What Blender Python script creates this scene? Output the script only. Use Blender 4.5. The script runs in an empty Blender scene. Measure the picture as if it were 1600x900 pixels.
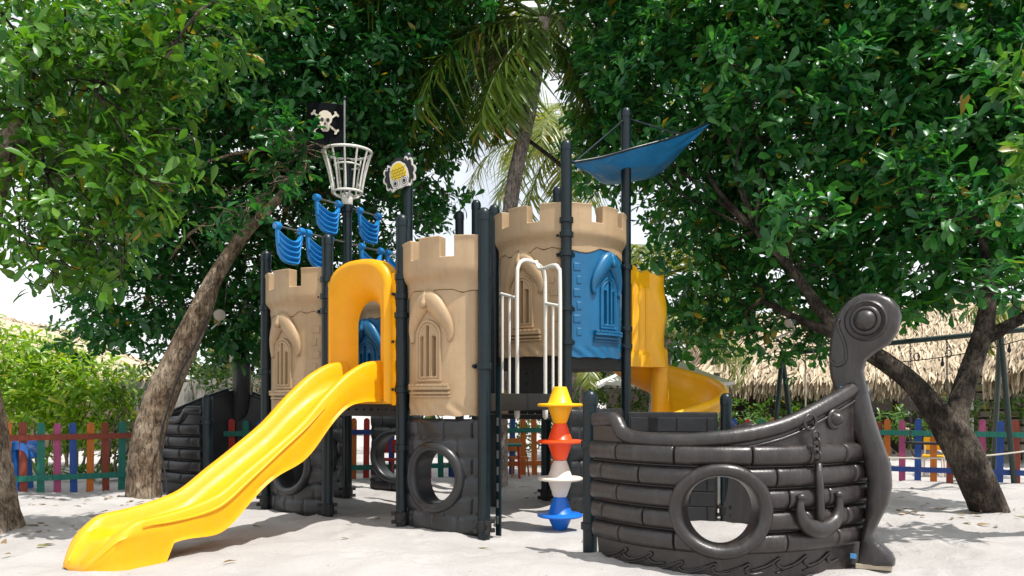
import bpy, bmesh, math, random
import numpy as np
from mathutils import Vector, Matrix

random.seed(7)
rng = np.random.default_rng(7)
R = math.radians
scene = bpy.context.scene
COL = scene.collection

# ------------------------------------------------------------------ camera
CAM_H = 1.23
FPX = 1244.4            # focal length in photo pixels (28 mm on 36 mm, 1600 px wide)
cam_d = bpy.data.cameras.new("camera")
cam_d.lens = 28.0
cam_d.sensor_width = 36.0
cam_d.shift_y = 0.10625
cam_d.clip_start = 0.05
cam_d.clip_end = 2000
cam = bpy.data.objects.new("camera", cam_d)
COL.objects.link(cam)
cam.location = (0, 0, CAM_H)
cam.rotation_euler = (R(90), 0, 0)
scene.camera = cam

# ------------------------------------------------------------------ sky, sun, exposure
SUN = Vector((0.33, -0.24, 0.92)).normalized()      # direction towards the sun
EL = math.asin(SUN.z)
AZ = math.atan2(SUN.x, SUN.y)
world = bpy.data.worlds.new("World")
scene.world = world
world.use_nodes = True
wn, wl = world.node_tree.nodes, world.node_tree.links
wn.clear()
sky = wn.new("ShaderNodeTexSky"); sky.sky_type = 'NISHITA'; sky.sun_disc = False
sky.sun_elevation = EL; sky.sun_rotation = AZ
sky.dust_density = 2.0; sky.air_density = 1.0
tc = wn.new("ShaderNodeTexCoord")
cn = wn.new("ShaderNodeTexNoise"); cn.inputs["Scale"].default_value = 2.6
cn.inputs["Detail"].default_value = 6; cn.inputs["Roughness"].default_value = .6
cr = wn.new("ShaderNodeMapRange"); cr.inputs[1].default_value = .36; cr.inputs[2].default_value = .58
cr.inputs[3].default_value = .55; cr.inputs[4].default_value = 1.0
mx = wn.new("ShaderNodeMixRGB"); mx.inputs[2].default_value = (10.0, 10.3, 10.6, 1)   # thin bright cloud
bg = wn.new("ShaderNodeBackground"); bg.inputs[1].default_value = 0.108
wo = wn.new("ShaderNodeOutputWorld")
wl.new(tc.outputs["Generated"], cn.inputs["Vector"]); wl.new(cn.outputs["Fac"], cr.inputs[0])
wl.new(cr.outputs[0], mx.inputs[0]); wl.new(sky.outputs[0], mx.inputs[1])
wl.new(mx.outputs[0], bg.inputs[0]); wl.new(bg.outputs[0], wo.inputs[0])
sun_d = bpy.data.lights.new("sun", 'SUN'); sun_d.energy = 4.8; sun_d.angle = R(0.53)
sun_d.color = (1.0, .965, .915)
sun_o = bpy.data.objects.new("sun", sun_d); COL.objects.link(sun_o)
sun_o.rotation_euler = (-SUN).to_track_quat('-Z', 'Y').to_euler()
sun_o.location = (-6, -8, 16)
vs = scene.view_settings
scene.display_settings.display_device = 'sRGB'
vs.view_transform = 'Standard'; vs.look = 'None'; vs.exposure = 0.25; vs.gamma = 1; vs.use_curve_mapping = False
scene.cycles.max_bounces = 6
scene.cycles.diffuse_bounces = 4
scene.cycles.glossy_bounces = 3
scene.cycles.transparent_max_bounces = 8

# ------------------------------------------------------------------ small helpers
def P(px, py, d):
    """point at depth d that stands at pixel (px,py) of the 1600x900 survey of the place"""
    return Vector(((px - 800) / FPX * d, d, CAM_H - (py - 620) / FPX * d))
def G(px, py):
    d = CAM_H * FPX / (py - 620)
    return Vector(((px - 800) / FPX * d, d, 0))
def lerp(a, b, t): return a + (b - a) * t
def smooth_interp(xs, ys, n=None):
    xs = list(xs); ys = list(ys)
    ms = []
    for i in range(len(xs)):
        if i == 0: ms.append((ys[1]-ys[0])/(xs[1]-xs[0]))
        elif i == len(xs)-1: ms.append((ys[-1]-ys[-2])/(xs[-1]-xs[-2]))
        else:
            a = (ys[i]-ys[i-1])/(xs[i]-xs[i-1]); b = (ys[i+1]-ys[i])/(xs[i+1]-xs[i])
            ms.append(0 if a*b <= 0 else 2*a*b/(a+b))
    def f(x):
        if x <= xs[0]: return ys[0]
        if x >= xs[-1]: return ys[-1]
        i = max(k for k in range(len(xs)-1) if xs[k] <= x)
        h = xs[i+1]-xs[i]; t = (x-xs[i])/h
        return ((2*t**3-3*t**2+1)*ys[i] + (t**3-2*t**2+t)*h*ms[i] + (-2*t**3+3*t**2)*ys[i+1] + (t**3-t**2)*h*ms[i+1])
    return f
def spline(pts, n):
    """catmull-rom through points"""
    pts = [Vector(p) for p in pts]
    out = []
    L = len(pts)-1
    for k in range(n+1):
        t = k/n*L; i = min(int(t), L-1); t -= i
        p0 = pts[max(i-1,0)]; p1 = pts[i]; p2 = pts[i+1]; p3 = pts[min(i+2,L)]
        out.append(.5*((2*p1)+(p2-p0)*t+(2*p0-5*p1+4*p2-p3)*t*t+(3*p1-p0-3*p2+p3)*t**3))
    return out

class MB:
    def __init__(s): s.v = []; s.f = []
    def add(s, vs_, fs_):
        o = len(s.v); s.v += [Vector(p) for p in vs_]; s.f += [tuple(i+o for i in f) for f in fs_]
        return s
    def box(s, c, size, ax=None, ay=None, az=None):
        ax = Vector(ax or (1,0,0)); ay = Vector(ay or (0,1,0)); az = Vector(az or (0,0,1))
        c = Vector(c); x, y, z = size[0]/2, size[1]/2, size[2]/2
        vs_ = [c+ax*i*x+ay*j*y+az*k*z for k in (-1,1) for j in (-1,1) for i in (-1,1)]
        return s.add(vs_, [(0,2,3,1),(4,5,7,6),(0,1,5,4),(2,6,7,3),(0,4,6,2),(1,3,7,5)])
    def tube(s, path, rad, seg=10, caps=True, closed=False, flat=None):
        path = [Vector(p) for p in path]; n = len(path)
        rf = rad if callable(rad) else (lambda t: rad)
        t0 = (path[1]-path[0]).normalized()
        up = Vector((0,0,1)) if abs(t0.z) < .9 else Vector((1,0,0))
        nx = t0.cross(up).normalized()
        vs_ = []
        for i, p in enumerate(path):
            if closed: t = (path[(i+1)%n]-path[i-1]).normalized()
            else: t = (path[min(i+1,n-1)]-path[max(i-1,0)]).normalized()
            nx = (nx - t*nx.dot(t))
            nx = nx.normalized() if nx.length > 1e-6 else t.orthogonal().normalized()
            ny = t.cross(nx)
            r = rf(i/(n-1) if n > 1 else 0)
            for k in range(seg):
                a = 2*math.pi*k/seg
                off = nx*math.cos(a)*r + ny*math.sin(a)*r
                if flat is not None:
                    nv, fac = flat
                    off = off - nv*off.dot(nv)*(1-fac)
                vs_.append(p+off)
        fs_ = []
        m = n if closed else n-1
        for i in range(m):
            a = i*seg; b = ((i+1) % n)*seg
            for k in range(seg):
                fs_.append((a+k, a+(k+1)%seg, b+(k+1)%seg, b+k))
        if caps and not closed:
            fs_.append(tuple(range(seg))[::-1]); fs_.append(tuple((n-1)*seg+k for k in range(seg)))
        return s.add(vs_, fs_)
    def lathe(s, c, prof, seg=24, axis=None, ex=None):
        """prof: list of (radius, height) along axis from c"""
        c = Vector(c); az = Vector(axis or (0,0,1)).normalized()
        ax = Vector(ex) if ex else az.orthogonal().normalized(); ay = az.cross(ax)
        vs_ = []; fs_ = []
        for r, h in prof:
            for k in range(seg):
                a = 2*math.pi*k/seg
                vs_.append(c+az*h+ax*math.cos(a)*r+ay*math.sin(a)*r)
        for i in range(len(prof)-1):
            for k in range(seg):
                fs_.append((i*seg+k, i*seg+(k+1)%seg, (i+1)*seg+(k+1)%seg, (i+1)*seg+k))
        fs_.append(tuple(range(seg))[::-1]); fs_.append(tuple((len(prof)-1)*seg+k for k in range(seg)))
        return s.add(vs_, fs_)
    def torus(s, c, axis, r, rr, seg=28, sseg=8, sx=1.0, ex=None):
        az = Vector(axis).normalized(); ax = Vector(ex).normalized() if ex else az.orthogonal().normalized(); ay = az.cross(ax)
        return s.tube([Vector(c)+ax*math.cos(2*math.pi*k/seg)*r*sx+ay*math.sin(2*math.pi*k/seg)*r for k in range(seg)], rr, sseg, closed=True)
    def loft(s, rings, closed_ring=True, cap=True):
        n = len(rings[0]); vs_ = [p for r in rings for p in r]; fs_ = []
        for i in range(len(rings)-1):
            for k in range(n if closed_ring else n-1):
                fs_.append((i*n+k, i*n+(k+1)%n, (i+1)*n+(k+1)%n, (i+1)*n+k))
        if cap:
            fs_.append(tuple(range(n))[::-1]); fs_.append(tuple((len(rings)-1)*n+k for k in range(n)))
        return s.add(vs_, fs_)
    def sphere(s, c, r, seg=12, rings=8, sc=(1,1,1)):
        c = Vector(c); vs_ = []; fs_ = []
        for i in range(rings+1):
            th = math.pi*i/rings
            for k in range(seg):
                a = 2*math.pi*k/seg
                vs_.append(c+Vector((math.sin(th)*math.cos(a)*r*sc[0], math.sin(th)*math.sin(a)*r*sc[1], math.cos(th)*r*sc[2])))
        for i in range(rings):
            for k in range(seg):
                fs_.append((i*seg+k, (i+1)*seg+k, (i+1)*seg+(k+1)%seg, i*seg+(k+1)%seg))
        return s.add(vs_, fs_)
    def sheet(s, pt, us, vs, thick, mask=None):
        """masked sheet: pt(u,v,side) -> point, side 0 front / 1 back"""
        nu, nv = len(us), len(vs)
        idx = {}
        base = len(s.v)
        def vid(i, j, side):
            k = (i, j, side)
            if k not in idx:
                idx[k] = len(s.v); s.v.append(Vector(pt(us[i], vs[j], side)))
            return idx[k]
        on = {}
        for i in range(nu-1):
            for j in range(nv-1):
                on[i,j] = True if mask is None else bool(mask((us[i]+us[i+1])/2, (vs[j]+vs[j+1])/2))
        for (i,j), o in on.items():
            if not o: continue
            s.f.append((vid(i,j,0), vid(i+1,j,0), vid(i+1,j+1,0), vid(i,j+1,0)))
            if thick:
                s.f.append((vid(i,j,1), vid(i,j+1,1), vid(i+1,j+1,1), vid(i+1,j,1)))
                if not on.get((i-1,j), False): s.f.append((vid(i,j,0), vid(i,j+1,0), vid(i,j+1,1), vid(i,j,1)))
                if not on.get((i+1,j), False): s.f.append((vid(i+1,j+1,0), vid(i+1,j,0), vid(i+1,j,1), vid(i+1,j+1,1)))
                if not on.get((i,j-1), False): s.f.append((vid(i+1,j,0), vid(i,j,0), vid(i,j,1), vid(i+1,j,1)))
                if not on.get((i,j+1), False): s.f.append((vid(i,j+1,0), vid(i+1,j+1,0), vid(i+1,j+1,1), vid(i,j+1,1)))
        return s
    def build(s, name, mat, parent=None, smooth=True, angle=40, bevel=0, local=False, fix=True):
        me = bpy.data.meshes.new(name)
        off = Vector((0,0,0))
        if parent is not None and not local:
            q = parent
            while q.parent is not None: q = q.parent
            off = q.location
        me.from_pydata([tuple(p-off) for p in s.v], [], s.f)
        if fix:
            bm = bmesh.new(); bm.from_mesh(me)
            bmesh.ops.recalc_face_normals(bm, faces=bm.faces)
            bm.to_mesh(me); bm.free()
        if smooth:
            me.shade_smooth()
            try: me.set_sharp_from_angle(angle=R(angle))
            except Exception: pass
        me.materials.append(M[mat])
        o = bpy.data.objects.new(name, me); COL.objects.link(o)
        if parent is not None: o.parent = parent
        if bevel:
            b = o.modifiers.new("bevel", 'BEVEL'); b.width = bevel; b.segments = 2; b.limit_method = 'ANGLE'; b.angle_limit = R(50)
        return o

def tag(o, label=None, cat=None, group=None, kind=None):
    if label: o["label"] = label
    if cat: o["category"] = cat
    if group: o["group"] = group
    if kind: o["kind"] = kind
    return o
def thing(name, label, cat, loc=(0,0,0), group=None):
    o = bpy.data.objects.new(name, None); COL.objects.link(o); o.location = loc
    o.empty_display_size = .1
    return tag(o, label, cat, group)
def np_mesh(name, V, F, mat, parent=None, smooth=False):
    V = np.asarray(V, dtype=np.float32); F = np.asarray(F, dtype=np.int32)
    if parent is not None:
        q = parent
        while q.parent is not None: q = q.parent
        V = V - np.array(q.location, dtype=np.float32)
    me = bpy.data.meshes.new(name)
    me.vertices.add(len(V)); me.vertices.foreach_set("co", V.ravel())
    k = F.shape[1]
    me.loops.add(F.size); me.loops.foreach_set("vertex_index", F.ravel())
    me.polygons.add(len(F)); me.polygons.foreach_set("loop_start", np.arange(0, F.size, k, dtype=np.int32))
    me.update(calc_edges=True)
    if smooth: me.shade_smooth()
    me.materials.append(M[mat])
    o = bpy.data.objects.new(name, me); COL.objects.link(o)
    if parent is not None: o.parent = parent
    return o

# ------------------------------------------------------------------ materials
M = {}
def new_mat(name):
    m = bpy.data.materials.new(name); m.use_nodes = True
    n, l = m.node_tree.nodes, m.node_tree.links
    M[name] = m
    return m, n, l, n["Principled BSDF"]
def plastic(name, col, rough=.38, var=.12, dust=.0, dustcol=(.5,.46,.4), bump=.15, scale=60, spec=.5, coat=0, streak=0, streakcol=(.1,.08,.06)):
    m, n, l, b = new_mat(name)
    t = n.new("ShaderNodeTexCoord")
    ns = n.new("ShaderNodeTexNoise"); ns.inputs["Scale"].default_value = 3.2; ns.inputs["Detail"].default_value = 8; ns.inputs["Roughness"].default_value = .65
    l.new(t.outputs["Object"], ns.inputs["Vector"])
    mr = n.new("ShaderNodeMapRange"); mr.inputs[1].default_value = .3; mr.inputs[2].default_value = .7
    mr.inputs[3].default_value = 1-var; mr.inputs[4].default_value = 1+var
    l.new(ns.outputs["Fac"], mr.inputs[0])
    mul = n.new("ShaderNodeMixRGB"); mul.blend_type = 'MULTIPLY'; mul.inputs[0].default_value = 1; mul.inputs[1].default_value = (*col,1)
    l.new(mr.outputs[0], mul.inputs[2])
    out = mul.outputs[0]
    n2 = n.new("ShaderNodeTexNoise"); n2.inputs["Scale"].default_value = 14; n2.inputs["Detail"].default_value = 10; n2.inputs["Roughness"].default_value = .75
    l.new(t.outputs["Object"], n2.inputs["Vector"])
    if dust:
        d = n.new("ShaderNodeMapRange"); d.inputs[1].default_value = .48; d.inputs[2].default_value = .75; d.inputs[3].default_value = 0; d.inputs[4].default_value = dust
        l.new(n2.outputs["Fac"], d.inputs[0])
        mm = n.new("ShaderNodeMixRGB"); mm.inputs[2].default_value = (*dustcol,1)
        l.new(d.outputs[0], mm.inputs[0]); l.new(out, mm.inputs[1]); out = mm.outputs[0]
    if streak:      # rain streaks and grime
        sm = n.new("ShaderNodeMapping"); sm.inputs["Scale"].default_value = (22,22,1.6)
        l.new(t.outputs["Object"], sm.inputs[0])
        s1 = n.new("ShaderNodeTexNoise"); s1.inputs["Scale"].default_value = 1.0; s1.inputs["Detail"].default_value = 7; s1.inputs["Roughness"].default_value = .7
        l.new(sm.outputs[0], s1.inputs["Vector"])
        s2 = n.new("ShaderNodeMapRange"); s2.inputs[1].default_value = .50; s2.inputs[2].default_value = .72; s2.inputs[3].default_value = 0; s2.inputs[4].default_value = streak
        l.new(s1.outputs["Fac"], s2.inputs[0])
        s3 = n.new("ShaderNodeMixRGB"); s3.inputs[2].default_value = (*streakcol,1)
        l.new(s2.outputs[0], s3.inputs[0]); l.new(out, s3.inputs[1]); out = s3.outputs[0]
    l.new(out, b.inputs["Base Color"])
    rr = n.new("ShaderNodeMapRange"); rr.inputs[1].default_value = .3; rr.inputs[2].default_value = .7
    rr.inputs[3].default_value = rough-.09; rr.inputs[4].default_value = rough+.12
    l.new(n2.outputs["Fac"], rr.inputs[0]); l.new(rr.outputs[0], b.inputs["Roughness"])
    b.inputs["Specular IOR Level"].default_value = spec
    if coat: b.inputs["Coat Weight"].default_value = coat; b.inputs["Coat Roughness"].default_value = .2
    if bump:
        n3 = n.new("ShaderNodeTexNoise"); n3.inputs["Scale"].default_value = scale; n3.inputs["Detail"].default_value = 4
        l.new(t.outputs["Object"], n3.inputs["Vector"])
        bp = n.new("ShaderNodeBump"); bp.inputs["Strength"].default_value = bump; bp.inputs["Distance"].default_value = .006
        l.new(n3.outputs["Fac"], bp.inputs["Height"]); l.new(bp.outputs[0], b.inputs["Normal"])
    return m
plastic("yellow", (.82,.365,.002), .40, .06, dust=.10, dustcol=(.66,.42,.12), spec=.35, streak=.10, streakcol=(.45,.24,.03))
plastic("spiral_yellow", (.86,.43,.005), .36, .08, dust=.06, dustcol=(.7,.45,.2))
plastic("tan", (.42,.290,.165), .5, .10, dust=.25, dustcol=(.31,.23,.15), streak=.35, streakcol=(.24,.17,.10))
plastic("blue_panel", (.004,.115,.26), .36, .12, dust=.08, dustcol=(.2,.3,.4), streak=.25, streakcol=(.03,.12,.2))
plastic("swag_blue", (.012,.20,.52), .32, .08)
plastic("sail_blue", (.010,.19,.48), .4, .1, dust=.2, dustcol=(.2,.45,.62), streak=.2, streakcol=(.25,.45,.58))
plastic("post", (.003,.011,.015), .33, .2, dust=.04, dustcol=(.08,.09,.09), bump=.05, spec=.4)
plastic("hull", (.021,.017,.017), .36, .25, dust=.34, dustcol=(.085,.066,.060), bump=.3, spec=.6, streak=.30, streakcol=(.10,.08,.07))
plastic("hull_dark", (.020,.021,.023), .34, .2, dust=.18, dustcol=(.08,.075,.07))
plastic("deck", (.010,.011,.011), .5, .2, dust=.15, dustcol=(.06,.06,.055))
plastic("flag_black", (.004,.005,.006), .9, .1, spec=.1)
plastic("white_paint", (.74,.72,.66), .38, .06, dust=.15, dustcol=(.5,.45,.36), bump=.05)
plastic("bead_yellow", (.90,.48,.004), .4, .05)
plastic("bead_orange", (.90,.066,.004), .4, .05)
plastic("bead_white", (.70,.62,.54), .42, .06)
plastic("bead_blue", (.005,.14,.60), .36, .05)
plastic("toy_blue", (.01,.14,.50), .35, .08)
plastic("rubber", (.012,.012,.012), .6, .2)
plastic("bone", (.60,.53,.42), .5, .08)
plastic("sign_yellow", (.80,.55,.01), .4, .06)
plastic("sign_white", (.72,.68,.64), .4, .06)
plastic("steel", (.30,.30,.29), .35, .2)
M["steel"].node_tree.nodes["Principled BSDF"].inputs["Metallic"].default_value = .8
plastic("tape_blue", (.08,.28,.55), .5, .5)
plastic("parasol_cloth", (.80,.79,.77), .8, .05, bump=.3)
plastic("green_metal", (.005,.022,.018), .4, .15)
plastic("chain", (.05,.045,.04), .5, .2)
plastic("rope", (.55,.50,.42), .8, .15)
plastic("cable", (.012,.012,.012), .55, .2)
plastic("dark_wood", (.035,.024,.016), .7, .3)
plastic("stone", (.22,.18,.15), .85, .3, bump=.4, scale=20)
plastic("plank_wood", (.45,.38,.28), .8, .25)
plastic("lens", (.30,.27,.22), .12, .2)

def painted_wood(name, col):
    m, n, l, b = new_mat(name)
    t = n.new("ShaderNodeTexCoord")
    oi = n.new("ShaderNodeObjectInfo")
    va = n.new("ShaderNodeVectorMath"); va.operation = 'ADD'
    l.new(t.outputs["Object"], va.inputs[0]); l.new(oi.outputs["Location"], va.inputs[1])
    mp = n.new("ShaderNodeMapping"); mp.inputs["Scale"].default_value = (40,40,3)
    l.new(va.outputs[0], mp.inputs[0])
    ns = n.new("ShaderNodeTexNoise"); ns.inputs["Scale"].default_value = 1.5; ns.inputs["Detail"].default_value = 6
    l.new(mp.outputs[0], ns.inputs["Vector"])
    mr = n.new("ShaderNodeMapRange"); mr.inputs[1].default_value = .3; mr.inputs[2].default_value = .7; mr.inputs[3].default_value = .7; mr.inputs[4].default_value = 1.15
    l.new(ns.outputs["Fac"], mr.inputs[0])
    mul = n.new("ShaderNodeMixRGB"); mul.blend_type = 'MULTIPLY'; mul.inputs[0].default_value = 1; mul.inputs[1].default_value = (*col,1)
    l.new(mr.outputs[0], mul.inputs[2])
    n2 = n.new("ShaderNodeTexNoise"); n2.inputs["Scale"].default_value = 9; n2.inputs["Detail"].default_value = 9; n2.inputs["Roughness"].default_value = .7
    l.new(va.outputs[0], n2.inputs["Vector"])
    d = n.new("ShaderNodeMapRange"); d.inputs[1].default_value = .62; d.inputs[2].default_value = .72
    l.new(n2.outputs["Fac"], d.inputs[0])
    mm = n.new("ShaderNodeMixRGB"); mm.inputs[2].default_value = (.25,.19,.13,1)
    l.new(d.outputs[0], mm.inputs[0]); l.new(mul.outputs[0], mm.inputs[1])
    l.new(mm.outputs[0], b.inputs["Base Color"]); b.inputs["Roughness"].default_value = .6
    bp = n.new("ShaderNodeBump"); bp.inputs["Strength"].default_value = .3; bp.inputs["Distance"].default_value = .004
    l.new(ns.outputs["Fac"], bp.inputs["Height"]); l.new(bp.outputs[0], b.inputs["Normal"])
for nm, c in {"p_pink":(.36,.06,.16),"p_blue":(.008,.06,.27),"p_orange":(.50,.13,.008),"p_brown":(.21,.032,.012),
              "p_teal":(.004,.15,.11),"p_red":(.42,.02,.01),"p_navy":(.008,.04,.20),"p_white":(.52,.48,.43)}.items():
    painted_wood(nm, c)

def leaf_mat(name, c1, c2, odd=(.30,.20,.01), trans=.38, rough=.34, oddp=.965, spec=.5):
    m, n, l, b = new_mat(name)
    g = n.new("ShaderNodeNewGeometry")
    cr_ = n.new("ShaderNodeValToRGB")
    e = cr_.color_ramp.elements
    e[0].position = 0; e[0].color = (*c1,1); e[1].position = oddp-.02; e[1].color = (*c2,1)
    x = cr_.color_ramp.elements.new(min(oddp+.005,.995)); x.color = (*odd,1)
    l.new(g.outputs["Random Per Island"], cr_.inputs[0])
    l.new(cr_.outputs[0], b.inputs["Base Color"])
    b.inputs["Roughness"].default_value = rough
    b.inputs["Specular IOR Level"].default_value = spec
    tr = n.new("ShaderNodeBsdfTranslucent")
    hs = n.new("ShaderNodeMixRGB"); hs.blend_type = 'MULTIPLY'; hs.inputs[0].default_value = 1; hs.inputs[2].default_value = (1.6,1.7,.5,1)
    l.new(cr_.outputs[0], hs.inputs[1]); l.new(hs.outputs[0], tr.inputs[0])
    ms = n.new("ShaderNodeMixShader"); ms.inputs[0].default_value = trans
    l.new(b.outputs[0], ms.inputs[1]); l.new(tr.outputs[0], ms.inputs[2])
    l.new(ms.outputs[0], n["Material Output"].inputs[0])
leaf_mat("leaf_dark", (.009,.078,.026), (.040,.170,.030), oddp=.992)
leaf_mat("leaf_near", (.022,.105,.014), (.105,.235,.022), oddp=.988, trans=.34)
leaf_mat("leaf_right", (.010,.095,.034), (.064,.225,.040), oddp=.992)
leaf_mat("leaf_bush", (.10,.22,.012), (.27,.40,.026), odd=(.45,.42,.05), trans=.45)
leaf_mat("leaf_hedge", (.035,.10,.014), (.09,.18,.02), trans=.35)
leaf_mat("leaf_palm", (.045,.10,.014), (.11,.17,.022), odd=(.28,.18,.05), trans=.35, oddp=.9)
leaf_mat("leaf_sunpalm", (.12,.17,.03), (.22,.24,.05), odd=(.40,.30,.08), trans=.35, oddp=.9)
leaf_mat("leaf_far", (.03,.075,.02), (.07,.13,.03), trans=.3, rough=.6)
leaf_mat("leaf_dry", (.16,.10,.05), (.30,.21,.12), odd=(.2,.2,.05), trans=.25, rough=.7)

def bark(name, c1, c2, c3, scale=7, dist=.035):
    m, n, l, b = new_mat(name)
    t = n.new("ShaderNodeTexCoord")
    mp = n.new("ShaderNodeMapping"); mp.inputs["Scale"].default_value = (1,1,.28)
    l.new(t.outputs["Object"], mp.inputs[0])
    big = n.new("ShaderNodeTexNoise"); big.inputs["Scale"].default_value = scale*.55; big.inputs["Detail"].default_value = 6; big.inputs["Roughness"].default_value = .65
    l.new(t.outputs["Object"], big.inputs["Vector"])
    fis = n.new("ShaderNodeTexNoise"); fis.inputs["Scale"].default_value = scale*4.6; fis.inputs["Detail"].default_value = 9; fis.inputs["Roughness"].default_value = .72; fis.inputs["Distortion"].default_value = 1.1
    l.new(mp.outputs[0], fis.inputs["Vector"])
    cr_ = n.new("ShaderNodeValToRGB"); e = cr_.color_ramp.elements
    e[0].position = .34; e[0].color = (*c1,1); e[1].position = .66; e[1].color = (*c3,1)
    x = e.new(.48); x.color = (*c2,1)
    l.new(big.outputs["Fac"], cr_.inputs[0])
    mr = n.new("ShaderNodeMapRange"); mr.inputs[1].default_value = .40; mr.inputs[2].default_value = .54; mr.inputs[3].default_value = .28; mr.inputs[4].default_value = 1.2
    l.new(fis.outputs["Fac"], mr.inputs[0])
    mul = n.new("ShaderNodeMixRGB"); mul.blend_type = 'MULTIPLY'; mul.inputs[0].default_value = 1
    l.new(cr_.outputs[0], mul.inputs[1]); l.new(mr.outputs[0], mul.inputs[2]); l.new(mul.outputs[0], b.inputs["Base Color"])
    b.inputs["Roughness"].default_value = .9; b.inputs["Specular IOR Level"].default_value = .2
    bp = n.new("ShaderNodeBump"); bp.inputs["Strength"].default_value = 1.0; bp.inputs["Distance"].default_value = dist
    l.new(fis.outputs["Fac"], bp.inputs["Height"]); l.new(bp.outputs[0], b.inputs["Normal"])
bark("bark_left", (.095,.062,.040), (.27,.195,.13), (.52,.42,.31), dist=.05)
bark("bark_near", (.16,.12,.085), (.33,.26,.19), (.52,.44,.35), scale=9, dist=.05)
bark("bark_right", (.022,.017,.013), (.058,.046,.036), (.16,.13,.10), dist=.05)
bark("bark_palm", (.22,.18,.15), (.36,.30,.26), (.48,.41,.36), scale=10)

def sand_mat():
    m, n, l, b = new_mat("sand")
    t = n.new("ShaderNodeTexCoord")
    big = n.new("ShaderNodeTexNoise"); big.inputs["Scale"].default_value = .9; big.inputs["Detail"].default_value = 8; big.inputs["Roughness"].default_value = .62
    fine = n.new("ShaderNodeTexNoise"); fine.inputs["Scale"].default_value = 260; fine.inputs["Detail"].default_value = 3
    mid = n.new("ShaderNodeTexNoise"); mid.inputs["Scale"].default_value = 22; mid.inputs["Detail"].default_value = 8; mid.inputs["Roughness"].default_value = .7
    for q in (big, fine, mid): l.new(t.outputs["Object"], q.inputs["Vector"])
    cr_ = n.new("ShaderNodeValToRGB"); e = cr_.color_ramp.elements
    e[0].position = .3; e[0].color = (.40,.378,.362,1); e[1].position = .65; e[1].color = (.50,.480,.462,1)
    l.new(big.outputs["Fac"], cr_.inputs[0])
    # bits of dry leaf and grit lying on the sand
    vo = n.new("ShaderNodeTexVoronoi"); vo.inputs["Scale"].default_value = 5.5
    l.new(t.outputs["Object"], vo.inputs["Vector"])
    mr = n.new("ShaderNodeMapRange"); mr.inputs[1].default_value = .045; mr.inputs[2].default_value = .035; mr.inputs[3].default_value = 0; mr.inputs[4].default_value = .75
    l.new(vo.outputs["Distance"], mr.inputs[0])
    mm = n.new("ShaderNodeMixRGB"); mm.inputs[2].default_value = (.22,.15,.09,1)
    l.new(mr.outputs[0], mm.inputs[0]); l.new(cr_.outputs[0], mm.inputs[1])
    mu = n.new("ShaderNodeMixRGB"); mu.blend_type = 'MULTIPLY'; mu.inputs[0].default_value = .35
    l.new(mm.outputs[0], mu.inputs[1]); l.new(fine.outputs["Fac"], mu.inputs[2])
    hs = n.new("ShaderNodeMixRGB"); hs.blend_type = 'MULTIPLY'; hs.inputs[0].default_value = 1; hs.inputs[2].default_value = (1.15,1.15,1.15,1)
    l.new(mu.outputs[0], hs.inputs[1])
    l.new(hs.outputs[0], b.inputs["Base Color"]); b.inputs["Roughness"].default_value = .95; b.inputs["Specular IOR Level"].default_value = .15
    ad = n.new("ShaderNodeMath"); ad.operation = 'MULTIPLY_ADD'; ad.inputs[1].default_value = .12
    l.new(fine.outputs["Fac"], ad.inputs[0]); l.new(mid.outputs["Fac"], ad.inputs[2])
    bp = n.new("ShaderNodeBump"); bp.inputs["Strength"].default_value = .75; bp.inputs["Distance"].default_value = .03
    l.new(ad.outputs[0], bp.inputs["Height"]); l.new(bp.outputs[0], b.inputs["Normal"])
sand_mat()
plastic("paving", (.52,.49,.45), .85, .12, bump=.4, scale=30)
def thatch_mat():
    m, n, l, b = new_mat("thatch")
    g = n.new("ShaderNodeNewGeometry"); cr_ = n.new("ShaderNodeValToRGB"); e = cr_.color_ramp.elements
    e[0].color = (.26,.195,.125,1); e[1].color = (.62,.51,.36,1)
    l.new(g.outputs["Random Per Island"], cr_.inputs[0]); l.new(cr_.outputs[0], b.inputs["Base Color"])
    b.inputs["Roughness"].default_value = .8
thatch_mat()

# ------------------------------------------------------------------ numpy noise
def vnoise(x, y, seed=0):
    r_ = np.random.default_rng(seed); T = r_.random((256,256))
    xi = np.floor(x).astype(int); yi = np.floor(y).astype(int); fx = x-xi; fy = y-yi
    fx = fx*fx*(3-2*fx); fy = fy*fy*(3-2*fy)
    g = lambda a,b: T[a % 256, b % 256]
    return (g(xi,yi)*(1-fx)+g(xi+1,yi)*fx)*(1-fy)+(g(xi,yi+1)*(1-fx)+g(xi+1,yi+1)*fx)*fy

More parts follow.
